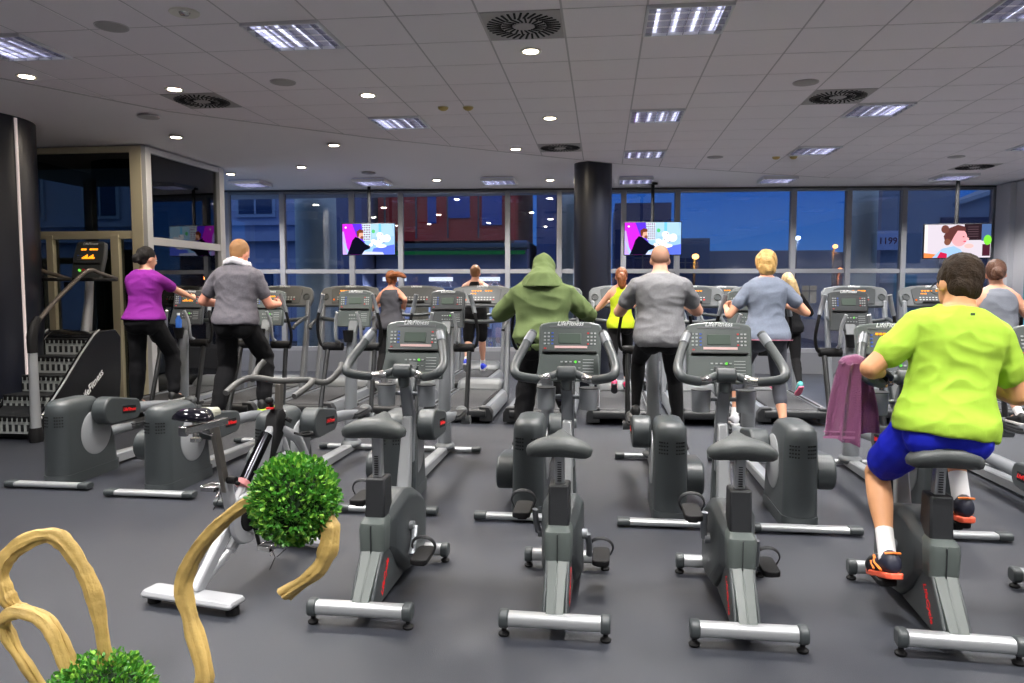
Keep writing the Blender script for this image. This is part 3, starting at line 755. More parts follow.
# woman in purple
GYL = 1.575
def on_elliptical(nm, lb, ex, ey, phase, gy, root_y, Ht, top, dx=0., **kw):
    s = Ht/1.75; f = ell_feet(ey, phase, root_y, s)
    sex = kw.get('sex', 'm')
    hl = ((-.27-dx, ey+gy[0]-root_y-.05, GYL-.06), (.27-dx, ey+gy[1]-root_y-.05, GYL-.06))
    hh = [H(*hl[0], d=(.25, .8, .25), n=(1, -.1, -.2), curl=62, thumb=(0, 0, 1)), H(*hl[1], d=(-.25, .8, .25), n=(-1, -.1, -.2), curl=62, thumb=(0, 0, 1))]
    ff = [F(f[0][0]-dx, f[0][1], f[0][2]), F(f[1][0]-dx, f[1][1], f[1][2])]
    lf = kw.get('lean', (0, 0))
    pz = top-.77*s*cos(lf[1]*.5)
    return Human(nm, lb, (ex+dx, root_y, 0), 0, Ht, pz, hands=hh, feet=ff, **kw)

p = on_elliptical('person', 'woman in a purple t-shirt and black trousers on the leftmost elliptical', -4.61, 5.70, 75, (1.90, 2.12), 7.12, 1.66, 2.10, sex='f', build=1.12, lean=(R(2), R(4)), head=(R(-28), R(-4)), elbows=((-.4, -.5, -1), (.3, -.5, -1)), skin=(214, 160, 132))
p.body(.010); p.tee(CL('purple cotton', (116, 30, 124)), sleeve=.62, lo=-.01, hang=.02, seed=1)
p.pants(CL('black track cloth', (17, 17, 20)), infl=.014, loose=.018, fold=.007); p.shoes(mat('black shoe', (28, 28, 30), .5), mat('white sole', (200, 200, 200), .6)); p.hair(mat('near black hair', (14, 10, 9), .7, spec=.25, bump=.5, bscale=90), 'bun', 1)

p = on_elliptical('person', 'man in a heather grey t-shirt with a white towel round his neck', -3.60, 5.55, 20, (1.85, 1.95), 7.05, 1.84, 2.17, dx=.0, build=1.14, lean=(R(3), R(9)), head=(R(-12), R(-10)), elbows=((-.8, -.4, -.8), (.4, -.5, -1)), skin=(216, 150, 126))
p.body(.010); p.tee(CL('heather grey', (100, 97, 104), var=.12, scale=60), sleeve=.6, lo=-.04, hang=.02, fold=.008, seed=4)
p.pants(CL('black track cloth', (24, 24, 27)), infl=.016, loose=.022, fold=.009); p.shoes(mat('black shoe', (28, 28, 30), .5), mat('lime sole', (170, 200, 60), .6)); p.hair(mat('ginger blond hair', (150, 108, 66), .6, bump=.5, bscale=120), 'short', 2)
P2 = p
# towel round his neck
def neck_towel(p):
    t = thing('towel', 'white towel rolled round the neck of the man in heather grey', 'towel', p.t.location)
    c, (x, f, u) = p.spine(.545); m = MB(); pts = []
    for i in range(15):
        a = R(200+i*(340-200+200)/14-90+0) ; a = R(-250+i*320/14)
        pts.append(c+x*(.105*cos(a))+f*(.095*sin(a)+.0)+u*(.012-.035*abs(cos(a))))
    pts += [c+x*.07+f*.16-u*.12, c+x*.07+f*.17-u*.3]
    m.tube(pts, .036, 12)
    b = bake(m, 'towel_cloth', mat('white terry', (222, 220, 226), .95, bump=.6, bscale=200), t, .008, 2, .006, 16., (1, 1, 1), 5)
    m = MB(); q = pts[-1]; m.box((q.x, q.y, q.z-.03), (.05, .03, .05)); m.build('fringe', mat('white terry', (222, 220, 226), .95), t)
neck_towel(p)

p = on_elliptical('person', 'person in a green hoodie with the hood up, seen from behind', -.53, 5.29, 70, (1.85, 1.85), 6.66, 1.80, 2.00, build=1.24, lean=(R(3), R(14)), head=(0, R(-22)), elbows=((-1, -.35, -.75), (1, -.35, -.75)), arms_scale=1.05)
p.body(.010)
OLV = CL('olive fleece', (102, 118, 76), var=.06, scale=5)
k_ = p.s; m = MB()
p.torso(m, -.03, .53, fn=lambda u: (.026+.03*max(0, (.2-u)/.3) if u > .01 else .012, 1.06))
for i, sx in enumerate((-1, 1)):
    n0 = p.spine(.485)[0]+p.spine(.48)[1][0]*(sx*.05)
    m.tube([n0, n0.lerp(p.sh[i], .5)+V((0, 0, .015)), p.sh[i]], [.085, .088, .086], 14)
    p.limb(m, p.sh[i], p.el[i], p.UA, .034); p.limb(m, p.el[i], p.wr[i], p.FA, .034, 0, .93)
bake(m, 'hoodie', OLV, p.t, .010, 6, .013, 6., (1, 1, 1.1), 8)
m = MB(); R_ = p.Rh; h = p.hc
m.ell(h+R_ @ V((0, -.012, .035)), (.108, .125, .118), 22, 16, R_); m.ell(h+R_ @ V((0, -.03, -.05)), (.115, .115, .12), 22, 16, R_)
m.tube([p.spine(.46)[0]-V((0, .02, 0)), p.spine(.53)[0]-V((0, .03, 0)), h+R_ @ V((0, -.03, -.07))], [.20, .17, .118], 20)
m.ell(h+R_ @ V((0, -.05, .12)), (.03, .05, .035), 12, 8, R_)
bake(m, 'hood', OLV, p.t, .009, 5, .008, 8., (1, 1, 1), 9)
m = MB(); p.torso(m, -.085, -.02, .022); bake(m, 'waistband', OLV, p.t, .009, 3, .002, 30., (1, 1, .1), 9)
p.pants(CL('black track cloth', (24, 24, 27)), infl=.018, loose=.028, fold=.010); p.shoes(mat('black shoe', (28, 28, 30), .5), mat('white sole', (200, 200, 200), .6))

p = on_elliptical('person', 'bald man in a light grey t-shirt and black leggings on an elliptical', .50, 5.27, 258, (1.80, 1.83), 6.62, 1.80, 2.06, build=1.16, lean=(R(2), R(6)), head=(0, R(-6)), elbows=((-.8, -.4, -.9), (.8, -.4, -.9)), skin=(206, 156, 132), armw=1.12)
p.body(.010); p.tee(CL('light heather grey', (118, 118, 121), var=.08, scale=60), sleeve=.6, lo=-.09, hang=.022, fold=.007, seed=6)
p.pants(CL('black tights', (22, 22, 24)), length=1.95, infl=.006, fold=.002, label='black leggings'); p.shoes(mat('black shoe', (28, 28, 30), .5), mat('white sole', (200, 200, 200), .6)); p.hair(mat('stubble', (150, 112, 92), .8), 'buzz', 3)

p = on_elliptical('person', 'short haired blonde woman in a pale grey t-shirt and grey capri leggings', 1.39, 5.25, 200, (1.84, 1.80), 6.78, 1.68, 2.01, sex='f', build=1.08, lean=(R(3), R(7)), dx=.04, head=(0, R(-4)), elbows=((-.7, -.3, -1), (.8, -.6, -.7)), skin=(216, 158, 128))
p.body(.010); p.tee(CL('pale blue grey jersey', (116, 124, 140), var=.06, scale=60), sleeve=.55, lo=-.05, hang=.02, fold=.006, seed=7)
p.pants(CL('grey tights', (78, 80, 88)), name='capri_leggings', length=1.42, infl=.006, fold=.002); p.shoes(mat('white shoe', (205, 205, 210), .5), mat('white sole', (200, 200, 200), .6), sock=mat('white sock', (225, 225, 225), .9))
p.hair(mat('golden blonde hair', (196, 156, 92), .5, var=.2, scale=30, bump=.6, bscale=90), 'pixie', 4)
m = MB(); 
c1 = p.ring(-.045, .042); m.tube(c1, .004, 6, closed=True); m.build('pink_hem', mat('pink trim', (200, 120, 140), .7), p.t)

p = on_elliptical('person', 'woman with a brown bun in a grey vest at the right edge', 3.40, 5.30, 70, (1.85, 1.85), 6.9, 1.66, 1.93, sex='f', build=1.1, lean=(R(3), R(8)), dx=-.02, head=(R(-20), R(-4)), elbows=((-.6, -.3, -1), (.6, -.3, -1)), skin=(214, 158, 130))
p.body(.010); p.tee(CL('grey vest jersey', (122, 126, 136)), name='vest', sleeve=0, tank=2, lo=-.06, hang=.02, fold=.006, seed=8, infl=.010)
p.pants(CL('black tights', (22, 22, 24)), name='shorts', length=.95, infl=.010, fold=.003); p.shoes(mat('black shoe', (28, 28, 30), .5), mat('white sole', (200, 200, 200), .6), sock=mat('white sock', (225, 225, 225), .9))
p.hair(mat('brown hair', (92, 60, 44), .5, bump=.6, bscale=90), 'bun', 5)

# runners
BZ = .20
def runner(lb, x, y, Ht, lead, **kw):
    s = Ht/1.75; sx = lead; pz = BZ+.50*Ht+.13
    f = {lead: (.09*lead, .28, BZ+.14*s), -lead: (-.09*lead, -.36, BZ+.24*s)}
    hd = {lead: (.20*lead, -.02, pz+.22*s), -lead: (-.17*lead, .28, pz+.30*s)}
    hh = [H(*hd[i], d=(-.2*i, .9, .3), n=(-i, 0, 0), curl=70, thumb=(0, 0, 1)) for i in (-1, 1)]
    ff = [F(*f[i], d=((0, 1, .12) if i == lead else (0, .8, -.55))) for i in (-1, 1)]
    return Human('person', lb, (x, y, 0), 0, Ht, pz, hands=hh, feet=ff, elbows=((-.5, -1, -.2), (.5, -1, -.2)), **kw)
p = runner('woman running in a charcoal sleeveless top with her hair flying sideways', -2.97, 10.35, 1.70, 1, sex='f', lean=(R(3), R(5)), skin=(212, 152, 126))
p.body(.011); p.tee(CL('charcoal jersey', (74, 74, 80)), name='sleeveless_top', sleeve=0, tank=2, lo=-.08, hang=.03, fold=.008, seed=9)
p.pants(CL('black tights', (22, 22, 24)), length=1.9, infl=.006, fold=.002); p.shoes(mat('grey shoe', (120, 120, 130), .5), mat('white sole', (200, 200, 200), .6))
p.hair(mat('auburn hair', (132, 74, 34), .5, var=.25, scale=30, bump=.6, bscale=90), 'fly', 6, blow=[(.08, -.13, .07), (.16, -.15, .075), (.25, -.14, .03)])
p = runner('man running far back in a black vest, black shorts and blue shoes', -2.17, 12.75, 1.86, 1, lean=(R(2), R(4)), skin=(208, 156, 132))
p.body(.012); p.tee(CL('black jersey', (20, 20, 23)), name='vest', sleeve=0, tank=1, lo=-.08, hang=.02, fold=.006, seed=10)
p.pants(CL('black tights', (22, 22, 24)), name='shorts', length=.9, infl=.018, loose=.02, fold=.006); p.shoes(mat('royal blue shoe', (35, 60, 215), .4), mat('white sole', (200, 200, 200), .6), sock=mat('white sock', (225, 225, 225), .9))
p.hair(mat('light brown hair', (140, 98, 66), .6, bump=.5, bscale=120), 'short', 7)
p = runner('woman running in a bright yellow racerback vest and pink shoes beside the column', .26, 10.45, 1.74, 1, sex='f', lean=(R(3), R(5)), skin=(216, 158, 132), head=(R(5), 0))
p.body(.011); p.tee(CL('neon yellow jersey', (186, 204, 40)), name='racerback_vest', sleeve=0, tank=1, lo=-.07, hang=.02, fold=.005, seed=11, infl=.010)
p.pants(CL('black tights', (22, 22, 24)), length=1.75, infl=.006, fold=.002); p.shoes(mat('hot pink shoe', (225, 50, 100), .4), mat('dark sole', (40, 40, 48), .6), sock=mat('white sock', (225, 225, 225), .9))
p.hair(mat('auburn hair', (132, 74, 34), .5, var=.25, scale=30, bump=.6, bscale=90), 'pony', 8, blow=[(.005, -.14, .01), (.01, -.14, -.10), (.015, -.12, -.17)])
p = runner('woman with a long blond ponytail running in a black top', 2.50, 10.55, 1.66, -1, sex='f', build=1.1, lean=(R(3), R(6)), skin=(214, 158, 132), head=(R(10), 0))
p.body(.011); p.tee(CL('black jersey', (20, 20, 23)), name='long_sleeved_top', sleeve=1.55, lo=-.09, hang=.02, fold=.006, seed=12)
p.pants(CL('black tights', (22, 22, 24)), length=1.92, infl=.008, fold=.003); p.shoes(mat('teal shoe', (60, 160, 160), .4), mat('pink sole', (220, 110, 140), .6))
p.hair(mat('pale blonde hair', (198, 168, 120), .5, var=.2, scale=30, bump=.6, bscale=90), 'pony', 9, blow=[(.03, -.15, .02), (.07, -.16, -.10), (.12, -.13, -.22), (.15, -.10, -.32)])

# rider in lime on the fourth bike
bx, by = 1.62, 3.51
px0, py0 = 1.675, 3.87
s_ = 1.07
def bl(x, y, z):     # bike local to person local
    a = R(-3.5); return V((bx+x*cos(a)-y*sin(a)-px0, by+x*sin(a)+y*cos(a)-py0, z))
lp = bl(-.21, .56+.17*cos(R(226)), .335+.17*sin(R(226))+.012); rp_ = bl(.21, .56+.17*cos(R(46)), .335+.17*sin(R(46))+.012)
lh = bl(-.19, .70, 1.19); rh = bl(.19, .70, 1.19)
p = Human('person', 'man in a lime green t-shirt and blue shorts riding the front exercise bike', (px0, py0, 0), 0, 1.90, 1.02,
          lean=(R(6), R(10)), tilt=R(8), sw=.155, build=1.08, skin=(206, 150, 108),
          hands=[H(lh.x-.01, lh.y-.07, lh.z+.045, d=(.35, .95, -.1), n=(0, 0, -1), curl=50, thumb=(1, 0, 0)), H(rh.x+.01, rh.y-.07, rh.z+.045, d=(-.35, .95, -.1), n=(0, 0, -1), curl=50, thumb=(-1, 0, 0))],
          feet=[F(lp.x, lp.y-.07, lp.z+.118, d=(-.05, 1, -.28)), F(rp_.x, rp_.y-.07, rp_.z+.118, d=(.05, 1, -.1))],
          elbows=((-.95, -.5, -.55), (.8, -.6, -1)), knees=((-.02, 1, .2), (.25, 1, .2)), head=(R(16), R(-8)), arms_scale=.98, armw=1.05)
p.body(.0065)
LIME = CL('neon lime jersey', (164, 202, 66), rough=.8)
p.tee(LIME, sleeve=.62, lo=-.055, infl=.016, hang=.03, fold=.009, voxel=.008, seed=13)
m = MB(); c, (x, f, u) = p.spine(.485); q = c-f*.118*p.s; m.box((q.x, q.y-.018, q.z), (.018, .006, .012)); m.build('neck_tag', mat('dark tag', (60, 80, 50), .6), p.t)
p.pants(CL('royal blue shorts', (30, 40, 190), rough=.6), name='shorts', length=.74, hi=.02, infl=.02, loose=.02, fold=.007, voxel=.008, seed=14)
p.shoes(mat('navy running shoe', (34, 36, 52), .5), mat('coral sole', (240, 100, 70), .5), sock=mat('white sock', (225, 225, 225), .9), accent=mat('orange accent', (250, 140, 60), .5), hi=.05)
p.hair(mat('dark brown hair', (44, 32, 20), .7, spec=.25, var=.3, scale=40, bump=.8, bscale=80), 'thick', 11)
for i in (0, 1):
    m = MB(); p.hand(m, i, .003, tips=.55); bake(m, 'glove', mat('black glove', (20, 20, 22), .7, bump=.3), p.t, .005, 2)
m = MB(); R_ = p.Rh; h = p.hc; k_ = p.s
for sx in (-1, 1):
    m.tube([h+R_ @ V((sx*.083, -.01, .01))*k_, h+R_ @ V((sx*.078, .04, .008))*k_, h+R_ @ V((sx*.060, .088, .004))*k_], .0028, 6)
    m.tube([h+R_ @ V((sx*.035+.03*cos(R(a)), 0.090, -.006+.02*sin(R(a))))*k_ for a in range(0, 360, 30)], .002, 6, closed=True)
m.tube([h+R_ @ V((-.008, .100, 0))*k_, h+R_ @ V((.008, .100, 0))*k_], .002, 6)
m.build('spectacles', mat('dark spectacle frame', (26, 24, 26), .3), p.t)

# plum towel over the left handlebar of his bike
t = thing('towel', 'plum coloured terry towel hanging over the handlebar beside the man in lime', 'towel', (1.33, 4.16, 0))
TW = mat('plum terry', (128, 70, 108), .95, bump=.9, bscale=160, sheen=.3)
def sheet(x0, x1, ztop, zb0, zb1, y0, drop, sh, seed, fl):
    m = MB(); N, K = 26, 30; vs = []; fs = []
    for side in (0, 1):
        for j in range(K+1):
            v = j/K
            for i in range(N+1):
                u_ = i/N; wide = lerp(.62, 1, min(1, v*1.4)**.7)
                xx = lerp((x0+x1)/2-(x1-x0)/2*wide, (x0+x1)/2+(x1-x0)/2*wide, u_)+sh*v
                z = ztop-v*(ztop-lerp(zb0, zb1, u_))
                fo = fl*(.3+v)*(sin(u_*9+seed)+.5*sin(u_*17+seed*2+v*2))
                yy = y0+drop*v+fo-(.03*(1-v)**6 if drop < 0 else -.03*(1-v)**6)+.006*(side*2-1)
                vs.append((xx, yy, z+.012*noise.noise(V((u_*5, v*4, seed)))))
    n1 = (N+1)*(K+1)
    for side in (0, 1):
        for j in range(K):
            for i in range(N):
                a = side*n1+j*(N+1)+i; fs.append((a, a+1, a+N+2, a+N+1))
    for j in range(K):
        for i in (0, N): a = j*(N+1)+i; fs.append((a, a+N+1, a+N+1+n1, a+n1))
    for i in range(N):
        for j in (0, K): a = j*(N+1)+i; fs.append((a, a+1, a+1+n1, a+n1))
    m.add(vs, fs); return m
b_ = sheet(-.12, .05, 1.285, .90, .845, -.035, -.03, -.03, 1.3, .020).build('front_fall', TW, t, smooth=70)
sheet(-.06, .12, 1.285, .87, .90, .045, .03, .04, 2.6, .020).build('back_fall', TW, t, smooth=70)
m = MB(); m.tube(spline([(-.055, -.01, 1.26), (-.02, 0, 1.285), (.03, .01, 1.285), (.06, .02, 1.26)], 4), .042, 12); bake(m, 'fold', TW, t, .008, 3, .006, 14., (1, 1, 1), 3)
m = MB(); m.box((-.09, -.095, .90), (.16, .004, .012)); m.box((-.09, -.095, .93), (.16, .004, .006)); m.build('woven_border', mat('plum border', (150, 95, 130), .8), t)
# ------------------------------------------------------------ stair climber
def make_climber(x, y):
    t = thing('stair_climber', 'black and silver stair climbing machine with lit console beside the dark column', 'stair climber', (x, y, 0), 0)
    side = [(.06, .0), (.02, .10), (.10, .26), (.42, .55), (.75, .88), (1.0, 1.10), (1.10, 1.16), (1.42, 1.16), (1.52, 1.06), (1.50, .55), (1.42, .0)]
    SH = mat('glossy black shroud', (18, 19, 22), .22)
    for sx in (-1, 1):
        m = MB(); m.prism(side, sx*.35, sx*.43, 'x'); s = m.build('side_shroud', SH, t, bevel=.018, seg=3)
        m = MB(); m.tube([(sx*.434, .10, .28), (sx*.434, .42, .57), (sx*.434, .75, .90), (sx*.434, 1.0, 1.12), (sx*.43, 1.10, 1.17)], .011, 8); m.build('silver_trim', SILV, s)
        if sx > 0: text('LifeFitness', .12, WHT, s, T(.432, .93, .50) @ rx(R(38)) @ rzm(pi/2) @ rx(pi/2), shear=.3, bold=.002)
    m = MB(); m.prism([(1.0, 1.10), (1.10, 1.15), (1.42, 1.15), (1.5, 1.05), (1.48, .3), (1.3, .3)], -.36, .36, 'x'); m.build('top_hood', SH, t, bevel=.02)
    m = MB(); m.prism([(.12, .02), (.12, .26), (1.4, 1.0), (1.4, .02)], -.345, .345, 'x'); m.build('stair_core', DARK, t)
    for i in range(5):
        y0 = .04+i*.23; z1 = .27+i*.20
        m = MB(); m.box((0, y0+.02, z1-.11), (.69, .03, .17)); st = m.build('stair_riser', mat('grey riser', (165, 170, 168), .5), t)
        m = MB(); m.box((0, y0+.12, z1-.01), (.69, .24, .025)); m.build('stair_tread', DARK, t, bevel=.004)
        k = MB()
        k.box((0, y0+.014, z1-.012), (.66, .006, .01))
        for j in range(9): k.box((-.3+j*.075, y0+.0, z1-.03), (.034, .034, .055), taper=.8)
        k.build('cleats', BLACK, st)
        k = MB()
        for j in range(7): k.box((-.27+j*.09, y0+.002, z1-.13), (.04, .01, .075))
        k.build('slots', DARK, st)
    for sx in (-1, 1):
        m = MB(); m.tube([(sx*.43, .0, .02), (sx*.43, .0, .6), (sx*.43, 0, 1.05)], [.062, .055, .05], 14); m.build('front_post', SILV, t, label='silver front post')
        m = MB(); m.lathe([(.075, 0), (.085, .1), (.07, .16)], (sx*.43, 0, .0), 14); m.build('post_foot', BLACK, t)
        m = MB(); m.tube([(sx*.43, 0, .98), (sx*.43, .0, 1.15), (sx*.43, .03, 1.27), (sx*.43, .10, 1.36)], [.056, .062, .055, .035], 14); m.build('post_grip', BLACK, t)
        pts = spline([(sx*.43, .02, 1.25), (sx*.43, .35, 1.52), (sx*.43, .80, 1.82), (sx*.43, .98, 1.90), (sx*.42, 1.15, 1.87), (sx*.41, 1.5, 1.80)], 5)
        m = MB(); m.tube(pts, .026, 12); m.build('handrail', mat('dark bronze rail', (92, 86, 80), .35, .4), t)
        m = MB(); m.prism([(sx*.12, .98), (sx*.46, 1.0), (sx*.47, 1.2), (sx*.42, 1.52), (sx*.12, 1.5)], 1.77, 1.81, 'z'); m.build('side_tray', BLACK, t, bevel=.012)
    m = MB(); m.lathe([(.001, -.10), (.045, -.10), (.055, .0), (.001, .0)], (-.25, 1.3, 1.76), 16); m.build('cup_holder', BLACK, t)
    m = MB(); m.tube([(0, 1.33, 1.12), (0, 1.40, 1.5), (0, 1.44, 1.85)], [.075, .06, .055], 14); m.build('console_post', SILV, t)
    # tall dark console
    M = T(0, 1.42, 2.04) @ Matrix.Diagonal((1.22, 1, 1, 1)) @ rx(-R(16)) @ FACE_BACK
    m = MB(M); m.prism([(-.20, -.25), (.20, -.25), (.22, .05), (.20, .23), (.16, .25), (-.16, .25), (-.20, .23), (-.22, .05)], -.07, 0, 'z'); c = m.build('console', CONSD, t, bevel=.015)
    m = MB(M); m.box((0, -.05, .012), (.36, .015, .025)); m.build('reading_rack', BLACK, c)
    d = MB(M)
    for i in range(6):
        if i != 2: d.box((-.10+i*.04, .14, .004), (.032, .022, .006))
    for i in range(9):
        hh = .02+.012*((i*5) % 4); d.box((-.08+i*.02, .015+hh/2, .004), (.014, hh, .006))
    d.build('lit_digits', AMBER, c)
    k = MB(M)
    for i in range(4):
        for j in range(3): k.cur = (1 if i == 0 and j == 0 else 0); k.box((-.15+i*.018, .06-j*.025, .003), (.012, .014, .006))
    k.box((.0, -.13, .003), (.2, .01, .004))
    k.build('keypad', [MIDG, BLUEB], c)
    m = MB(M); m.cyl((-.03, -.14, .01), .018, .03, 'z', 14); m.build('stop_button', REDK, c)
    m = MB(M); m.cyl((-.09, -.14, .01), .016, .02, 'z', 14); m.build('start_lamp', GREENL, c)
    text('LifeFitness', .05, WHT, c, M @ T(0, .215, .002), shear=.3, bold=.0008)
    return t
make_climber(-6.49, 7.45).scale = (.80, 1, 1)

# ------------------------------------------------------------ spin bike
def make_spin(x, y, rz):
    t = thing('spinning_bike', 'white framed indoor spinning bike with black saddle behind the vine ball', 'spinning bike', (x, y, 0), rz)
    W = mat('white bike enamel', (158, 160, 164), .3, .1)
    m = MB()
    m.loft([[(px, py, zz) for px, py in rrect(w, d, .02, 4, 0, 0)] for zz, w, d in ((.045, .56, .13), (.06, .575, .14), (.08, .56, .115))]); m.build('rear_base', W, t, bevel=.004)
    for sx in (-1, 1):
        m = MB(); m.cyl((sx*.25, 0, .018), .035, .036); m.build('rubber_foot', BLACK, t)
        m = MB(); m.cyl((sx*.22, .98, .018), .03, .036); m.build('rubber_foot', BLACK, t)
    m = MB(); m.loft([[(px, py+.98, zz) for px, py in rrect(w, d, .04, 4, 0, 0)] for zz, w, d in ((.035, .50, .11), (.06, .52, .12), (.08, .50, .09))]); m.build('front_base', W, t, bevel=.004)
    m = MB()
    m.bar((0, .02, .07), (0, .34, .40), .055, .07); m.bar((0, .34, .36), (0, .28, .62), .055, .06)
    m.bar((0, .33, .38), (0, .76, .84), .055, .10)
    m.bar((0, .30, .20), (0, .50, .36), .045, .05); m.bar((0, .05, .09), (0, .34, .22), .04, .035)
    fr = m.build('frame', W, t, bevel=.014, seg=3, label='white painted frame')
    m = MB(); m.loft([[(px, py+cy, zz) for px, py in rrect(.07, .09, .02, 3, 0, 0)] for zz, cy in ((.68, .72), (.80, .765), (.92, .78))]); m.build('head_tube', W, t)
    for sx in (-1, 1):
        pts = spline([(sx*.03, .76, .82), (sx*.06, .90, .72), (sx*.075, .99, .50), (sx*.075, .97, .28), (sx*.07, .98, .07)], 6)
        m = MB(); m.tube(pts, .024, 10, flat=1.3); m.build('fork', W, t)
    m = MB(); m.lathe([(.001, -.012), (.215, -.012), (.23, -.018), (.235, 0), (.23, .018), (.215, .012), (.001, .012)], (0, .82, .36), 44, 'x'); m.build('flywheel', mat('dark steel flywheel', (60, 62, 66), .25, .9), t)
    m = MB(); m.tube([V((0, .82+.265*cos(a), .36+.265*sin(a))) for a in [R(q) for q in range(-10, 200, 12)]], .022, 8, flat=1.6); m.build('flywheel_guard', W, t)
    m = MB(); m.cyl((0, .82, .36), .03, .17, 'x'); m.build('hub', CHROME, t)
    m = MB(); m.lathe([(.001, .03), (.14, .03), (.15, .045), (.14, .06), (.001, .06)], (0, .40, .37), 34, 'x')
    m.prism([(.40, .51), (.82, .43), (.86, .36), (.82, .29), (.40, .23)], .032, .056, 'x'); m.build('chain_guard', W, t, bevel=.006)
    m = MB(); m.cyl((0, .40, .37), .028, .17, 'x'); m.lathe([(.001, .058), (.075, .058), (.07, .07), (.001, .075)], (0, .40, .37), 24, 'x'); m.build('crank_hub', BLACK, t)
    STEEL = CHROME
    for sx, an in ((1, -78), (-1, 102)):
        d = V((0, cos(R(an)), sin(R(an)))); a0 = V((sx*.085, .40, .37)); e = a0+d*.172+V((sx*.012, 0, 0))
        m = MB(); m.tube([a0, e], [.018, .013], 10, flat=.7); m.build('crank_arm', BLACK, t)
        p = e+V((sx*.06, 0, 0))
        m = MB(); m.box((p.x, p.y, p.z), (.085, .03, .02)); m.box((p.x-.04, p.y, p.z), (.006, .10, .03)); m.box((p.x+.04, p.y, p.z), (.006, .10, .03)); m.box((p.x, p.y-.045, p.z), (.08, .006, .026)); m.box((p.x, p.y+.045, p.z), (.08, .006, .026))
        pd = m.build('pedal', STEEL, t, bevel=.002)
        m = MB()
        for q in (-.035, .035): m.tube([(p.x+q, p.y+.04, p.z), (p.x+q, p.y+.11, p.z-.01), (p.x+q, p.y+.12, p.z-.05), (p.x+q*.6, p.y+.05, p.z-.075)], .0045, 6)
        m.tube([(p.x-.035, p.y+.115, p.z-.02), (p.x+.035, p.y+.115, p.z-.02)], .0045, 6)
        m.build('toe_cage', STEEL, pd)
        m = MB(); m.tube([(p.x+.045, p.y-.03, p.z), (p.x+.06, p.y-.02, p.z-.05), (p.x+.05, p.y-.06, p.z-.11)], .009, 6, flat=.3); m.build('pedal_strap', BLACK, pd)
    # seat post, slider and saddle
    m = MB(); m.bar((0, .285, .55), (0, .20, .94), .034, .045); m.build('seat_post', mat('dull steel', (130, 125, 118), .35, .8), t, bevel=.005)
    m = MB(); m.bar((0, -.02, .945), (0, .30, .945), .035, .04); m.box((0, -.03, .945), (.05, .02, .05)); m.tube([(-.04, .13, .92), (.05, .13, .90)], .01, 8); m.build('seat_slider', STEEL, t, bevel=.004)
    m = MB(); m.tube([(0, .06, .99), (0, .06, .90)], .016, 10); m.cyl((0, .06, .885), .028, .02); m.build('slider_clamp', STEEL, t)
    m = MB(); m.cyl((.05, .275, .62), .022, .05, 'x', 12); m.tube([(.03, .28, .62), (.09, .28, .60)], .012, 8); m.build('post_knob', BLACK, t)
    secs = []
    for (u, w, z0, z1) in ((0, .06, .0, .02), (.015, .19, -.01, .045), (.05, .235, -.02, .055), (.10, .21, -.02, .05), (.15, .12, -.015, .045), (.20, .065, -.012, .038), (.25, .048, -.010, .032), (.265, .025, 0, .022)):
        secs.append([(cos(2*pi*k/18)*w/2, -.02+u, 1.0+(z1 if sin(2*pi*k/18) > 0 else -z0)*sin(2*pi*k/18)) for k in range(18)])
    m = MB(); m.loft(secs[:6]); sd = m.build('saddle', mat('glossy black saddle cover', (14, 13, 22), .12), t, smooth=60)
    m = MB(); m.loft([[(p[0]*1.03, p[1], 1.0+(p[2]-1.0)*1.06) for p in s] for s in secs[4:]]); m.build('saddle_nose', mat('pale grey saddle nose', (165, 165, 150), .5), sd, smooth=60)
    # brake, head cover, handlebar
    m = MB(); m.loft([[(px, py+cy, zz) for px, py in rrect(w, d, .02, 3, 0, 0)] for zz, cy, w, d in ((.64, .66, .07, .05), (.80, .735, .10, .10), (.90, .76, .09, .10), (.94, .77, .06, .07))]); m.build('head_cover', BLACK, t, bevel=.006)
    m = MB(); m.tube([(.0, .745, .90), (0, .70, 1.0)], .012, 8); m.ell((0, .695, 1.0), (.025, .025, .022)); m.build('brake_knob', BLACK, t)
    m = MB(); m.cyl((0, .70, .955), .024, .01); m.build('red_collar', RED, t)
    m = MB(); m.tube([(0, .44, .56), (0, .66, .80)], .036, 14); m.build('water_bottle_cage', mat('gloss chrome black', (40, 40, 44), .1, .9), t)
    m = MB(); m.tube([(0, .415, .545), (0, .44, .57)], .04, 14); m.build('cage_end', mat('pink label', (205, 130, 130), .4), t)
    m = MB(); m.bar((0, .78, .86), (0, .80, 1.09), .034, .045); m.build('bar_post', mat('dull steel', (130, 125, 118), .35, .8), t, bevel=.004)
    m = MB(); m.tube([(.05, .79, .88), (.08, .80, .86)], .014, 8); m.tube(spline([(.10, .80, .79), (.17, .80, .78), (.19, .86, .78), (.14, .90, .78), (.10, .86, .78)], 4), .008, 6); m.build('bottle_ring', BLACK, t)
    G = mat('grey rubber grip', (72, 72, 71), .55)
    m = MB()
    m.tube(spline([(-.24, .60, 1.05), (-.25, .74, 1.10), (-.20, .82, 1.12), (0, .80, 1.11), (.20, .82, 1.12), (.25, .74, 1.10), (.24, .60, 1.05)], 6), .019, 12)
    hb = m.build('handlebar', G, t)
    for sx in (-1, 1):
        m = MB(); m.tube(spline([(sx*.20, .82, 1.12), (sx*.27, .90, 1.10), (sx*.30, 1.0, 1.16), (sx*.29, 1.05, 1.20)], 5), .019, 12); m.build('bar_end', G, hb)
    return t
make_spin(-2.13, 3.62, R(-11))

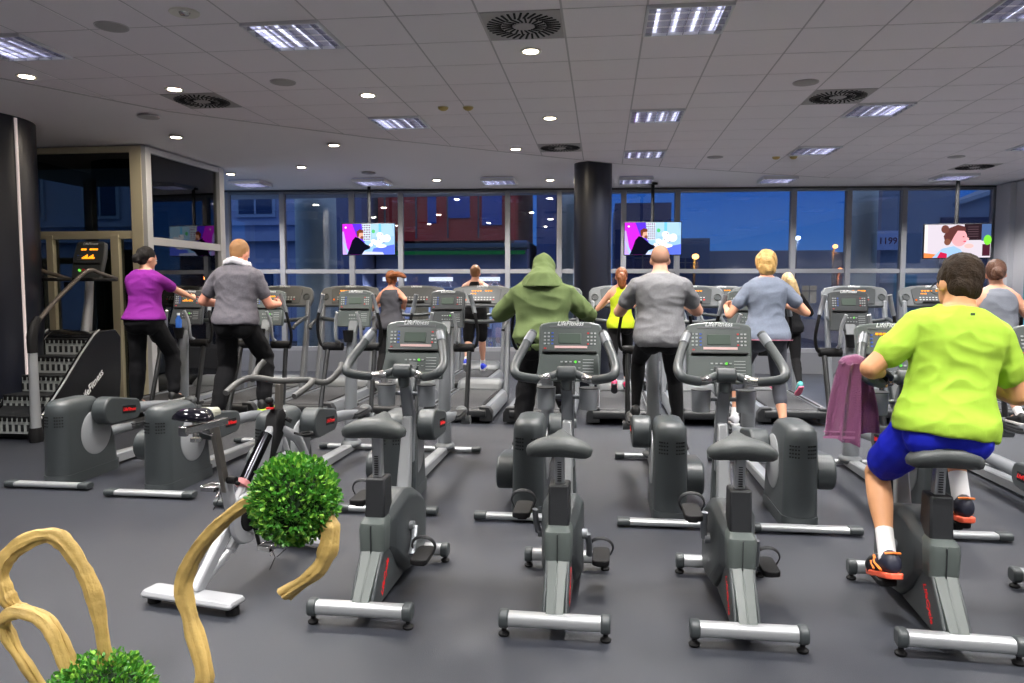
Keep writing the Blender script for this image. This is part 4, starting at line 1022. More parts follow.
# ------------------------------------------------------------ machines placed
make_bike(-1.185, 3.52, R(-.5), 'unused exercise bike nearest the leafy ball, leftmost of the four front bikes', pedal_angle=-134, seat_z=.945)
make_bike(-.215, 3.50, R(-1), 'unused exercise bike directly behind the man in the green hoodie', pedal_angle=-62, seat_z=.875)
make_bike(.69, 3.50, R(-.5), 'unused exercise bike between the bald man and the rider in lime', pedal_angle=-70, seat_z=.885)
make_bike(1.62, 3.51, R(-3.5), 'occupied exercise bike under the man in the lime shirt', lit=True, pedal_angle=46, seat_z=.87)
make_bike(2.52, 3.50, R(-2), 'exercise bike mostly outside the right edge, only its crossbar end in view', False, pedal_angle=20)

make_elliptical(-4.61, 5.70, 0, 'elliptical trainer ridden by the woman in the purple top', 75, lit=True, face=CONSD, grip_y=(1.90, 2.12), bottle=True)
make_elliptical(-3.60, 5.55, 0, 'elliptical trainer ridden by the man with a white towel round his neck', 20, lit=True, grip_y=(1.85, 1.95))
make_elliptical(-2.57, 5.38, 0, 'unused elliptical trainer behind the spinning bike handlebar', 62, grip_y=(2.02, 1.98))
make_elliptical(-1.58, 5.36, 0, 'unused elliptical trainer behind the leftmost front bike', 72, face=CONSD, grip_y=(1.98, 2.06))
make_elliptical(-.53, 5.29, 0, 'elliptical trainer ridden by the man in the green hoodie', 70, grip_y=(1.85, 1.85))
make_elliptical(.50, 5.27, 0, 'elliptical trainer ridden by the bald man in grey', 258, grip_y=(1.80, 1.83))
make_elliptical(1.39, 5.25, 0, 'elliptical trainer ridden by the short haired woman in pale grey', 200, grip_y=(1.84, 1.80))
make_elliptical(2.33, 5.24, 0, 'unused elliptical trainer in front of the man in lime', 300, face=CONSD, grip_y=(2.05, 1.95))
make_elliptical(3.40, 5.30, 0, 'elliptical trainer at the right edge ridden by the woman in a grey vest', 70, grip_y=(1.85, 1.85))

TM = [(-5.9, 9.05, 'treadmill at the far left beside the glass entrance box', False), (-4.88, 9.12, 'treadmill between the glass entrance box and the lit treadmill', False),
      (-3.85, 9.20, 'treadmill with lit amber console in front of the man with the towel', True), (-2.82, 9.22, 'treadmill used by the woman with flying hair', False),
      (-1.79, 9.15, 'empty treadmill with lit console to the right of the running woman in charcoal', True), (-.76, 9.15, 'treadmill hidden behind the man in the green hoodie', False),
      (.27, 9.22, 'treadmill used by the woman in the yellow vest', True), (1.30, 9.30, 'empty treadmill between the yellow vest runner and the blond ponytail runner', True),
      (2.37, 9.50, 'treadmill used by the woman with the blond ponytail', False), (3.72, 9.70, 'empty treadmill with orange lamp left of the man in lime', True),
      (4.85, 9.80, 'treadmill with lit digits just behind the head of the man in lime', True)]
for a in TM: make_treadmill(a[0], a[1], 0, a[2], a[3])
for i, (tx, ty, lb) in enumerate([(-3.45, 11.75, 'far treadmill behind the runner with flying hair'), (-2.2, 11.8, 'far treadmill used by the man in the black vest'),
                    (1.05, 12.0, 'far treadmill near the windows right of the dark column'), (2.15, 12.0, 'far treadmill near the windows behind the short haired woman')]):
    make_treadmill(tx, ty, 0, lb, lit=(i != 0), back=True)

# ------------------------------------------------------------ the room
CZ = 3.63
FL = mat('rubber floor', (64, 65, 71), .42, bump=.35, bscale=260)
def floor_material(m):
    nt = m.node_tree; b = nt.nodes['Principled BSDF']
    tc = nt.nodes['Texture Coordinate'] if 'Texture Coordinate' in nt.nodes else nt.nodes.new('ShaderNodeTexCoord')
    # broad wear patches + fine speckle, and one paler inlaid round mat
    n = nt.nodes.new('ShaderNodeTexNoise'); n.inputs['Scale'].default_value = .9; n.inputs['Detail'].default_value = 6
    n2 = nt.nodes.new('ShaderNodeTexNoise'); n2.inputs['Scale'].default_value = 120; n2.inputs['Detail'].default_value = 2
    nt.links.new(tc.outputs['Object'], n.inputs['Vector']); nt.links.new(tc.outputs['Object'], n2.inputs['Vector'])
    r = nt.nodes.new('ShaderNodeValToRGB')
    r.color_ramp.elements[0].position = .3; r.color_ramp.elements[1].position = .72
    r.color_ramp.elements[0].color = (*lin((37, 39, 47)), 1); r.color_ramp.elements[1].color = (*lin((49, 52, 59)), 1)
    mx = nt.nodes.new('ShaderNodeMixRGB'); mx.blend_type = 'MULTIPLY'; mx.inputs[0].default_value = .5
    r2 = nt.nodes.new('ShaderNodeValToRGB'); r2.color_ramp.elements[0].position = .3; r2.color_ramp.elements[1].position = .7
    r2.color_ramp.elements[0].color = (.6, .6, .6, 1); r2.color_ramp.elements[1].color = (1.3, 1.3, 1.3, 1)
    nt.links.new(n.outputs['Fac'], r.inputs['Fac']); nt.links.new(n2.outputs['Fac'], r2.inputs['Fac'])
    nt.links.new(r.outputs['Color'], mx.inputs[1]); nt.links.new(r2.outputs['Color'], mx.inputs[2])
    nt.links.new(mx.outputs[0], b.inputs['Base Color'])
    rr = nt.nodes.new('ShaderNodeMapRange'); rr.inputs['To Min'].default_value = .34; rr.inputs['To Max'].default_value = .52
    nt.links.new(n.outputs['Fac'], rr.inputs['Value']); nt.links.new(rr.outputs[0], b.inputs['Roughness'])
floor_material(FL)
m = MB(); m.box((-.5, 6.2, -.1), (17.4, 19.6, .2)); struct(m.build('floor', FL))

# ceiling: plaster field and a tiled field with a diagonal edge
PL = mat('ceiling plaster', (238, 233, 235), .9, bump=.05, bscale=30)
m = MB(); m.box((-.5, 6.2, CZ+.1), (17.4, 19.6, .16)); struct(m.build('ceiling', PL))
TX, TY = .594, .612
x0t, y0t = -.30, 5.40
def edge_y(xx):   # diagonal border where tiles stop
    pts = [(-9, 1.5), (-5.57, 6.51), (-4.78, 7.91), (-2.99, 9.6), (-.89, 11.2), (.28, 12.07), (1.51, 12.7), (3.97, 14.0), (5.37, 14.6), (9, 15.2)]
    for a, b in zip(pts, pts[1:]):
        if a[0] <= xx <= b[0]: return lerp(a[1], b[1], (xx-a[0])/(b[0]-a[0]))
    return 15.
def edge_x(yy):
    lo, hi = -9., 9.
    for _ in range(40):
        md = (lo+hi)/2
        if edge_y(md) < yy: lo = md
        else: hi = md
    return lo
TILE = mat('mineral ceiling tile', (236, 229, 232), .92, bump=.25, bscale=120)
def clip_poly(poly):
    """keep the part of a convex tile in front of the diagonal border"""
    out = []
    n = len(poly)
    for i in range(n):
        a, b = poly[i], poly[(i+1) % n]
        ia, ib = a[1] <= edge_y(a[0]), b[1] <= edge_y(b[0])
        if ia: out.append(a)
        if ia != ib:
            p, q = a, b
            for _ in range(30):
                mm = ((p[0]+q[0])/2, (p[1]+q[1])/2)
                if (mm[1] <= edge_y(mm[0])) == ia: p = mm
                else: q = mm
            out.append(p)
    return out
LIGHTS = []
lx = [x0t+TX*(-7.5)+.05, x0t+TX*(-3.5), x0t+TX*1.5, x0t+TX*5.5, x0t+TX*10.5]
ly = [y0t+TY*(-9.5), y0t+TY*(-4.5), y0t+TY*.5, y0t+TY*5.5, y0t+TY*9.5]
holes = set()
def cell(xx, yy): return (math.floor((xx-x0t)/TX+1e-6), math.floor((yy-y0t)/TY+1e-6))
for i, xx in enumerate(lx):
    for j, yy in enumerate(ly):
        if yy < edge_y(xx)-.3:
            LIGHTS.append((x0t+TX*(cell(xx, yy)[0]+.5), y0t+TY*(cell(xx, yy)[1]+.5))); holes.add(cell(xx, yy))
VENTS = [(-.6, 5.69), (-4.14, 7.63), (-.6, 10.54), (2.39, 8.24), (6.03, 12.77), (-.6, .8), (2.4, 3.3)]
vc = []
for (xx, yy) in VENTS:
    c = cell(xx, yy); holes.add(c); vc.append((x0t+TX*(c[0]+.5), y0t+TY*(c[1]+.5)))
m = MB(); g = .008
for i in range(-15, 15):
    for j in range(-14, 17):
        if (i, j) in holes: continue
        xa, ya = x0t+TX*i+g, y0t+TY*j+g; xb, yb = xa+TX-2*g, ya+TY-2*g
        if xa < -8.9 or xb > 7.9: continue
        p = clip_poly([(xa, ya), (xb, ya), (xb, yb), (xa, yb)])
        if len(p) < 3: continue
        m.prism(p, CZ, CZ+.012, 'z')
struct(m.build('trim_1', TILE, smooth=0))
GRID = mat('ceiling grid bar', (188, 182, 184), .7)
m = MB()
for i in range(-14, 15):
    xx = x0t+TX*i; m.box((xx, (-3.4+edge_y(xx))/2, CZ+.008), (.018, edge_y(xx)+3.4, .012))
for j in range(-14, 17):
    yy = y0t+TY*j; xa = edge_x(yy); m.box(((xa+7.9)/2, yy, CZ+.0085), (7.9-xa, .018, .012))
struct(m.build('trim_2', GRID, smooth=0))
# border strip of the tiled field
m = MB(); pp = [(-5.57, 6.51), (-4.78, 7.91), (-2.99, 9.6), (-.89, 11.2), (.28, 12.07), (1.51, 12.7), (3.97, 14.0)]
for a, b in zip(pp, pp[1:]): m.bar((a[0], a[1], CZ+.002), (b[0], b[1], CZ+.002), .03, .012)
struct(m.build('trim_3', GRID, smooth=0))

# light fittings
LIGHT_W = 92.
TUBE = emis('fluorescent tubes', (232, 234, 255), 2.2)
REFL = mat('bright louvre metal', (215, 215, 228), .18, .9)
def make_light(nm='ceiling_light'):
    t = bpy.data.objects.new(nm, None); C.objects.link(t); t['category'] = 'ceiling light'
    m = MB()
    for s in (-1, 1):
        m.box((s*.290, 0, 0), (.016, .596, .05)); m.box((0, s*.290, 0), (.564, .016, .05))
    m.build('frame', mat('white fitting frame', (215, 215, 218), .4), t)
    m = MB(); m.box((0, 0, .035), (.575, .575, .012)); m.build('reflector', mat('white enamel reflector', (214, 214, 232), .5), t)
    for k in range(4):
        m = MB(); m.cyl((-.21+k*.14, 0, .014), .013, .54, 'y', 10); m.build('fluorescent_tube', TUBE, t)
    m = MB()
    for k in range(5): m.box((-.235+k*.1175*1.0, 0, -.008), (.006, .56, .034))
    for k in range(4): m.box((0, -.21+k*.14, -.008), (.56, .005, .034))
    m.build('louvre', REFL, t)
    ld = bpy.data.lights.new('fluorescent_light', 'AREA'); ld.shape = 'SQUARE'; ld.size = .54; ld.energy = LIGHT_W; ld.spread = R(126); ld.color = (1.0, .965, .93)
    lo = bpy.data.objects.new('fluorescent_light', ld); C.objects.link(lo); lo.parent = t; lo.location = (0, 0, -.03)
    return t
proto = None
wide = {0: 'leftmost', 1: 'second from left', 2: 'centre', 3: 'right of centre', 4: 'far right'}
spots = list(LIGHTS)
plaster = [(-6.47, 13.35), (-4.16, 13.40), (-1.86, 13.55), (.58, 13.75)]
LNAME = {}
for k, (xx, yy) in enumerate(spots+plaster):
    if proto is None: proto = o = make_light()
    else: o = copytree(proto)
    o.location = (xx, yy, CZ+(.004 if k < len(spots) else -.030)); o['group'] = 'square ceiling lights'
    colm = min(range(5), key=lambda q: abs(lx[q]-xx)); row = min(range(5), key=lambda q: abs(ly[q]-yy))
    if k >= len(spots):
        o['label'] = 'surface mounted square ceiling light near the windows, ' + ['far left by the glass box', 'above the left television', 'above the man in the black vest', 'right of the dark column'][k-len(spots)]
    else:
        o['label'] = 'recessed louvred ceiling light, %s column, %s' % (wide[colm], ['well behind the view', 'behind the view', 'nearest row in view', 'second row in view', 'third row in view', 'row by windows'][row if yy < 12.5 else 5])
for (xx, yy, lb) in ((3.08, 14.0, 'recessed louvred ceiling light by the windows above the wide clear pane'), (6.04, 14.0, 'recessed louvred ceiling light just before the right television pole')):
    o = copytree(proto); o.location = (xx, yy, CZ-.022); o['group'] = 'square ceiling lights'; o['label'] = lb

WARM = emis('warm lamp glass', (255, 236, 205), 26.)
RIM = mat('white lamp ring', (220, 215, 205), .4)
dl = [(-5.28, 6.48, 'round downlight at the upper left beside the dark column'), (-4.18, 7.06, 'round downlight in front of the left swirl vent'), (-2.37, 7.51, 'round downlight left of centre before the second light row'),
      (-.60, 6.30, 'round downlight just beyond the nearest swirl vent'), (-.61, 8.75, 'round downlight midway to the dark column'), (-5.48, 9.26, 'round downlight above the glass box corner'),
      (-3.65, 10.03, 'round downlight in the plain ceiling left of centre'), (-4.83, 11.76, 'round downlight near the windows left of the television pole'), (-6.32, 12.32, 'round downlight at the end of the glass box'),
      (-1.22, 10.61, 'round downlight before the vent near the column'), (-2.98, 13.44, 'round downlight by the windows between two square lights'), (-.95, 13.68, 'round downlight by the windows left of the column')]
pr_ = None
for (xx, yy, lb) in dl:
    if pr_ is None:
        pr_ = o = bpy.data.objects.new('downlight', None); C.objects.link(o); o['category'] = 'ceiling light'
        m = MB(); m.lathe([(.062, 0), (.085, -.006), (.092, .0), (.09, .01), (.062, .01)], (0, 0, 0), 24); m.build('trim_ring', RIM, o)
        m = MB(); m.lathe([(.001, -.002), (.064, -.002), (.064, .006), (.001, .006)], (0, 0, 0), 24); m.build('lamp_glass', WARM, o)
        ld = bpy.data.lights.new('downlight_lamp', 'AREA'); ld.shape = 'DISK'; ld.size = .12; ld.energy = 22; ld.color = (1, .86, .68)
        lo = bpy.data.objects.new('downlight_lamp', ld); C.objects.link(lo); lo.parent = o; lo.location = (0, 0, -.008)
    else: o = copytree(pr_)
    o.location = (xx, yy, CZ-.006); o['label'] = lb; o['group'] = 'round ceiling downlights'
# unlit spot
o = thing('downlight', 'unlit round spotlight with chrome reflector at the top left', 'ceiling light', (-2.95, 5.14, CZ-.006))
m = MB(); m.lathe([(.07, 0), (.10, -.006), (.105, 0), (.10, .01), (.07, .01)], (0, 0, 0), 24); m.build('trim_ring', RIM, o)
m = MB(); m.lathe([(.001, -.02), (.03, -.015), (.04, .0), (.07, .006), (.001, .006)], (0, 0, 0), 18); m.build('reflector', CHROME, o)

VG = mat('grey vent plate', (168, 163, 162), .6); VB = mat('black vent slots', (8, 8, 9), .8)
vl = ['nearest swirl air vent at the top centre', 'left swirl air vent in the tile border', 'swirl air vent just before the dark column', 'right swirl air vent beside a square light', 'far right swirl air vent near the wall', 'swirl air vent behind the view on the left', 'swirl air vent behind the view on the right']
pv = None
for (xx, yy), lb in zip(vc, vl):
    if pv is None:
        pv = o = bpy.data.objects.new('ceiling_vent', None); C.objects.link(o); o['category'] = 'air vent'
        m = MB(); m.box((0, 0, .004), (TX-.02, TY-.02, .01)); m.build('plate', VG, o)
        m = MB()
        for ring, (ra, rb, nn, tw, wd) in enumerate(((.17, .275, 34, .32, .016), (.085, .165, 20, -.4, .014))):
            for k in range(nn):
                a = 2*pi*k/nn; p = V((ra*cos(a), ra*sin(a), -.003)); q = V((rb*cos(a+tw*.4), rb*sin(a+tw*.4), -.003)); m.bar(p, q, wd, .006)
        m.build('slots', VB, o)
        m = MB(); m.lathe([(.001, -.008), (.07, -.008), (.078, 0), (.001, 0)], (0, 0, 0), 24); m.build('centre_disc', VG, o)
    else: o = copytree(pv)
    o.location = (xx, yy, CZ-.002); o['label'] = lb; o['group'] = 'swirl air vents'
SPK = mat('speaker grille', (172, 167, 166), .8, bump=.4, bscale=400)
for (px_, py_, lb) in ((-3.65, 5.35, 'round speaker grille at the top left beside the unlit spotlight'), (-3.02, 6.95, 'round speaker grille between the left vent and warm downlight'), (-5.15, 8.15, 'round speaker grille in the plain ceiling near the glass box'),
                       (1.90, 7.55, 'round speaker grille left of the right swirl vent'), (1.65, 11.6, 'round speaker grille near the border beyond the centre lights'), (5.2, 12.0, 'round speaker grille left of the far right vent'), (-3.95, 12.5, 'round speaker grille in front of the left television pole')):
    o = thing('ceiling_speaker', lb, 'speaker', (px_, py_, CZ-.004), group='round ceiling speakers')
    m = MB(); m.lathe([(.001, -.006), (.10, -.006), (.11, 0), (.11, .01), (.001, .01)], (0, 0, 0), 28); m.build('grille', SPK, o)
    m = MB(); m.lathe([(.108, 0), (.118, -.004), (.12, .004), (.108, .008)], (0, 0, 0), 28); m.build('rim', GRID, o)
YEL = mat('yellowed plastic', (190, 165, 95), .5)
for (px_, py_, lb) in ((-1.72, 8.1, 'left yellowed smoke detector above the ceiling centre left'), (-1.45, 8.12, 'right smaller yellowed detector beside its twin'), (2.55, 11.7, 'left yellowed detector under the right square light'), (2.8, 11.7, 'right yellowed detector under the right square light')):
    o = thing('smoke_detector', lb, 'smoke detector', (px_, py_, CZ-.001), group='smoke detectors')
    m = MB(); m.lathe([(.055, 0), (.052, -.02), (.03, -.035), (.001, -.04)], (0, 0, 0), 18); m.build('dome', YEL, o)
    m = MB(); m.lathe([(.058, .002), (.06, -.006), (.054, -.008)], (0, 0, 0), 18); m.build('ring', mat('cream base', (200, 190, 160), .5), o)

# columns
COL = mat('dark blue column paint', (21, 24, 36), .34, bump=.03)
o = MB(); o.lathe([(.30, 0), (.30, CZ+.02)], (-.16, 12.15, 0), 64); struct(o.build('trim_4', COL), 'dark round column from floor to ceiling among the treadmills')
o = MB(); o.lathe([(.72, 0), (.72, CZ+.02)], (-7.42, 8.08, 0), 80); struct(o.build('trim_5', COL), 'wide dark column at the left edge')
d = V((.629, -.777, 0)); 
a0 = atan2(-8.45, 7.75)
ap = R(-5); p = V((-7.42+.725*cos(ap), 8.08+.725*sin(ap), 0))
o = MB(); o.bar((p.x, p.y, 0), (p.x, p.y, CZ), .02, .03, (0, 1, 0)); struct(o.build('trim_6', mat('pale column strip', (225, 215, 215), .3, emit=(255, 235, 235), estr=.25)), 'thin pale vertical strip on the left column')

# window wall
SL = .068; Y0 = 15.07; WA = math.atan(SL)
def W(s, n=0., z=0.):   # s = world x along the wall, n = depth outward
    return V((s-n*sin(WA), Y0+SL*s+n*cos(WA), z))
FR = mat('grey window frame', (140, 142, 148), .45, .2)
GL = glass_mat('window glass', (222, 228, 236), 1.45, .055)
mull = [-7.555, -6.42, -5.01, -4.02, -1.88, -.856, .406, 1.452, 3.683, 4.734, 5.777, 7.466]
TR = 2.02; SILL = .42
for i, (a, b) in enumerate(zip(mull, mull[1:])):
    o = bpy.data.objects.new('window_%d' % (i+1), None); C.objects.link(o); o.location = W((a+b)/2); o.rotation_euler = (0, 0, WA); struct(o)
    L = (b-a)/cos(WA); h = L/2
    m = MB(); m.box((-h+.0, 0, (CZ+SILL)/2), (.10, .14, CZ-SILL)); m.box((h-.001, 0, (CZ+SILL)/2), (.09, .13, CZ-SILL))
    m.box((0, 0, TR), (L-.1, .09, .085)); m.box((0, 0, CZ-.03), (L-.1, .10, .06)); m.box((0, 0, SILL+.04), (L-.1, .12, .08))
    m.build('window_frame', FR, o, bevel=.004)
    for z0, z1 in ((SILL+.08, TR-.04), (TR+.04, CZ-.06)):
        m = MB(); m.box((0, .01, (z0+z1)/2), (L-.1, .008, z1-z0)); m.build('glass_pane', GL, o, smooth=0)
m = MB(); a, b = W(-7.6), W(7.55); m.bar(a+V((0, 0, SILL/2)), b+V((0, 0, SILL/2)), .16, SILL); struct(m.build('wall_back', mat('low window wall', (112, 114, 120), .6)))
# dark header above glass is the ceiling edge
m = MB(); m.bar(W(-7.6, 0, CZ-.005), W(7.55, 0, CZ-.005), .2, .03); struct(m.build('trim_7', mat('dark header', (60, 58, 62), .6)))
# right wall, left wall, rear wall
WW = mat('white wall paint', (196, 196, 202), .8, bump=.04, bscale=30)
m = MB(); m.box((7.65, 6.0, CZ/2), (.2, 19.3, CZ)); struct(m.build('wall_right', WW))
m = MB(); m.box((7.50, 15.2, CZ/2), (.12, .5, CZ)); struct(m.build('trim_8', WW))
m = MB(); m.box((-8.75, 3.1, CZ/2), (.2, 13.2, CZ)); struct(m.build('wall_left', mat('grey wall paint', (150, 148, 150), .8)))
m = MB(); m.box((-.5, -3.5, CZ/2), (16.5, .2, CZ)); struct(m.build('wall_front', mat('rear wall paint', (140, 136, 134), .8)))
m = MB(); m.box((7.535, 5.8, .06), (.03, 18.5, .12)); struct(m.build('baseboard_right', DARK))

# glass entrance box on the left
BF = mat('beige painted frame', (196, 188, 162), .5, .1)
BG = glass_mat('entrance glass', (165, 172, 168), 1.5, .05)
cx_, cy_ = -6.28, 9.80; ex, ey = -6.22, 11.70; wx = -8.65
def pane_wall(idx, p, q, posts, tz, name_mat, th=.13):
    p, q = V((*p, 0)), V((*q, 0)); d = (q-p); L = d.length; ang = atan2(d.y, d.x)
    o = bpy.data.objects.new('window_%d' % idx, None); C.objects.link(o); o.location = p; o.rotation_euler = (0, 0, ang); struct(o)
    m = MB()
    for s_, w_, hh_ in posts: m.box((s_, 0, hh_/2), (w_, th, hh_))
    m.box((L/2, 0, tz), (L, th*.8, .11)); m.box((L/2, 0, .06), (L, th*.8, .12)); m.box((L/2, 0, CZ-.04), (L, th*.8, .08))
    m.build('window_frame', name_mat, o, bevel=.004)
    for z0, z1 in ((.12, tz-.055), (tz+.055, CZ-.08)):
        m = MB(); m.box((L/2, 0, (z0+z1)/2), (L-.02, .01, z1-z0)); m.build('glass_pane', BG, o, smooth=0)
pane_wall(12, (wx, cy_), (cx_, cy_), [(0.05, .1, CZ), (2.28, .17, CZ), (1.93, .12, 2.42), (.95, .10, 2.42)], 2.42, BF)
pane_wall(13, (cx_, cy_), (ex, ey), [(0.0, .12, CZ), (1.90, .14, CZ)], 2.34, mat('pale grey frame', (192, 194, 198), .45, .1))
# entrance interior: dark lobby structure with glass door
m = MB(); m.box((-7.9, 10.9, 1.8), (.12, .14, 3.6)); m.box((-7.3, 11.6, 1.8), (.16, .14, 3.6)); m.box((-6.95, 11.2, 1.8), (.10, .10, 3.6)); struct(m.build('trim_9', mat('dark lobby posts', (44, 38, 34), .6)))
m = MB(); m.box((-7.5, 10.75, 3.45), (2.1, 1.75, .2)); struct(m.build('trim_10', mat('dark lobby soffit', (58, 50, 44), .7)))
d1 = bpy.data.objects.new('door_1', None); C.objects.link(d1); d1.location = (-7.45, 9.86, 0); struct(d1)
m = MB()
for s_ in (-.5, .5): m.box((s_, .03, 1.05), (.10, .06, 2.1))
m.box((0, .03, 2.07), (1.1, .06, .09)); m.box((0, .03, .12), (.9, .05, .2)); m.build('door_frame', BF, d1)
m = MB(); m.tube([(.38, -.03, .8), (.38, -.03, 1.3)], .015, 10); m.tube([(.38, -.03, .82), (.38, .03, .82)], .01, 8); m.tube([(.38, -.03, 1.28), (.38, .03, 1.28)], .01, 8); m.build('door_handle', CHROME, d1)
# bronze wall unit seen through the entrance, with a small round camera
o = thing('wall_panel', 'brown metal intercom panel with a dark round lens seen through the entrance glass', 'panel', (-7.0, 10.35, 0))
m = MB(); m.box((0, 0, 1.3), (.9, .08, 1.9)); m.build('panel_body', mat('brown metal', (120, 108, 88), .4, .4), o, bevel=.01)
m = MB(); m.lathe([(.001, -.06), (.05, -.055), (.06, -.04), (.06, 0)], (-.28, 0, 2.08), 20, 'y', None); m.build('lens', BLACK, o)
o = thing('security_camera', 'small dark dome camera on the white wall near the ceiling', 'camera', (7.50, 14.3, 3.42))
m = MB(); m.ell((0, 0, 0), (.05, .06, .05)); m.build('dome', BLACK, o)
m = MB(); m.box((.03, 0, .05), (.06, .08, .03)); m.build('bracket', WW, o, bevel=.004)
# teal locker-like upright behind the woman on the right
o = thing('padded_post', 'tall teal blue padded post beside the right wall', 'post', (7.1, 13.2, 0))
m = MB(); m.prism(rrect(.50, .12, .04, 4), .08, 1.98, 'z'); m.build('pad', mat('teal padding', (60, 140, 165), .5), o, bevel=.015)
m = MB(); m.box((0, 0, .04), (.6, .4, .08)); m.build('base', DARK, o, bevel=.01)

# televisions hung from ceiling poles
def scr(px, w, h, n=0): return px
def make_tv(x, y, z, w, h, yaw, label, kind):
    t = thing('television', label, 'television', (x, y, z), yaw, 'televisions hanging from the ceiling')
    m = MB(); m.box((0, .02, 0), (w, .05, h)); m.build('bezel', BLACK, t, bevel=.008)
    m = MB(); m.box((0, .07, 0), (w*.6, .07, h*.6)); m.build('back_housing', DARK, t, bevel=.01)
    m = MB(); m.cyl((0, .08, (CZ-z)/2+.05), .032, CZ-z-.1, 'z', 16); m.cyl((0, .08, CZ-z-.015), .09, .03, 'z', 20); m.box((0, .09, 0), (.2, .06, .3)); m.build('ceiling_pole', BLACK, t)
    sw, sh = w-.03, h-.03
    M = T(0, -.006, 0) @ FACE_BACK @ Matrix.Diagonal((sw/2, sh/2, 1, 1))
    m = MB(M); cols = []
    lay = [0]
    def poly(pts, rgb, st=1.5):
        mt = emis('screen %d %d %d' % rgb, rgb, st); 
        if mt not in cols: cols.append(mt)
        m.cur = cols.index(mt); lay[0] += .0004
        m.add([(a, b, lay[0]) for a, b in pts], [tuple(range(len(pts)))])
    def oval(cx, cy, rx_, ry_, rgb, n=18): poly([(cx+rx_*cos(2*pi*k/n), cy+ry_*sin(2*pi*k/n)) for k in range(n)], rgb)
    if kind == 0:
        poly([(-1, -1), (1, -1), (1, 1), (-1, 1)], (150, 190, 235))
        poly([(-1, -1), (-.35, -1), (-.35, 1), (-1, 1)], (200, 40, 215))
        poly([(-1, -1), (-.78, -1), (-.95, .5), (-1, .5)], (190, 160, 240))
        poly([(-.95, -.2), (-.70, -1), (-.82, -1), (-1, -.1)], (160, 190, 245))
        poly([(-.62, 1), (-.15, 1), (-.15, -.4), (-.45, .2)], (90, 50, 220))
        poly([(-.25, 1), (.10, 1), (.10, -.1), (-.2, -.1)], (200, 215, 225))
        for i in range(5):
            for j in range(7):
                oval(-.21+i*.066, .9-j*.15, .022, .05, (20, 25, 60) if (i+j) % 2 else (150, 60, 140), 8)
        poly([(.10, 1), (.9, 1), (1, .2), (.15, .1)], (165, 200, 225))
        poly([(.4, 1), (.5, 1), (.5, .2), (.4, .2)], (110, 190, 235))
        poly([(.1, -1), (1, -1), (1, -.35), (.5, -.5), (.2, -.6)], (90, 110, 230))
        poly([(-.3, -1), (.6, -1), (.55, -.85), (-.2, -.8)], (200, 205, 240))
        poly([(-.82, -1), (-.72, -.6), (-.62, -.1), (-.5, .15), (-.38, .1), (-.25, -.1), (-.08, -.35), (.08, -.45), (.06, -.62), (-.15, -.75), (-.25, -1)], (12, 12, 28))
        oval(-.30, .28, .11, .24, (225, 165, 140)); poly([(-.43, .15), (-.45, .5), (-.32, .66), (-.18, .55), (-.2, .42), (-.34, .4), (-.37, .15)], (110, 55, 35))
        oval(-.24, .10, .06, .1, (130, 80, 60)); oval(.10, -.38, .07, .1, (250, 225, 215))
        for (cx, cy, a, b) in ((.45, .25, .13, .2), (.55, .0, .2, .22), (.35, -.25, .16, .16), (.72, .05, .14, .25), (.5, -.45, .2, .12), (.2, -.15, .1, .14)): oval(cx, cy, a, b, (242, 240, 246))
        for (cx, cy) in ((.42, -.05), (.6, -.2), (.52, .32)): oval(cx, cy, .03, .04, (120, 95, 110), 8)
        oval(.2, .5, .07, .13, (90, 190, 120)); oval(-.86, .76, .04, .06, (250, 240, 250), 8)
    else:
        poly([(-1, -1), (1, -1), (1, 1), (-1, 1)], (205, 195, 205))
        poly([(.2, 1), (.72, 1), (.72, .05), (.2, .05)], (42, 28, 34)); poly([(.72, 1), (1, 1), (1, .0), (.72, .0)], (70, 95, 140))
        poly([(-1, 1), (-.9, 1), (-.9, -1), (-1, -1)], (225, 220, 215)); poly([(-1, -.7), (-.6, -.8), (-.6, -1), (-1, -1)], (225, 130, 70))
        poly([(-.75, -1), (-.45, -.45), (-.1, -.3), (.1, -.5), (.3, -1)], (150, 185, 225)); poly([(-.6, -1), (-.5, -.65), (-.3, -.75), (-.3, -1)], (190, 30, 70))
        oval(.05, .2, .24, .52, (232, 160, 165), 22)
        poly([(-.35, -.2), (-.42, .3), (-.3, .75), (-.0, .98), (.22, .85), (.25, .6), (.0, .62), (-.1, .3), (-.2, -.1)], (90, 50, 48))
        oval(-.38, .72, .12, .25, (105, 62, 55)); oval(-.3, -.05, .1, .2, (120, 75, 60))
        oval(.18, .25, .035, .03, (70, 40, 45), 8); oval(.22, -.02, .05, .04, (205, 70, 95), 8); oval(.3, .12, .05, .09, (236, 170, 172), 8)
        oval(.35, -.3, .14, .14, (235, 180, 175)); poly([(.75, -.9), (.98, -.9), (.98, -.2), (.75, -.2)], (70, 30, 45)); oval(.9, .05, .12, .3, (120, 210, 60))
        for i in range(5): poly([(.3, .85-i*.14), (.62, .85-i*.14), (.62, .81-i*.14), (.3, .81-i*.14)], (85, 65, 72))
    m.build('screen', cols, t, smooth=0)
    return t
make_tv(-4.36, 13.75, 2.60, 1.02, .60, R(3), 'television with magenta and blue picture, left of the two alike screens', 0)
make_tv(.92, 14.2, 2.60, 1.06, .62, R(2), 'television with magenta and blue picture hanging just right of the dark column', 0)
make_tv(6.27, 14.3, 2.52, 1.10, .62, R(-6), 'television showing a woman in profile at the far right', 1)

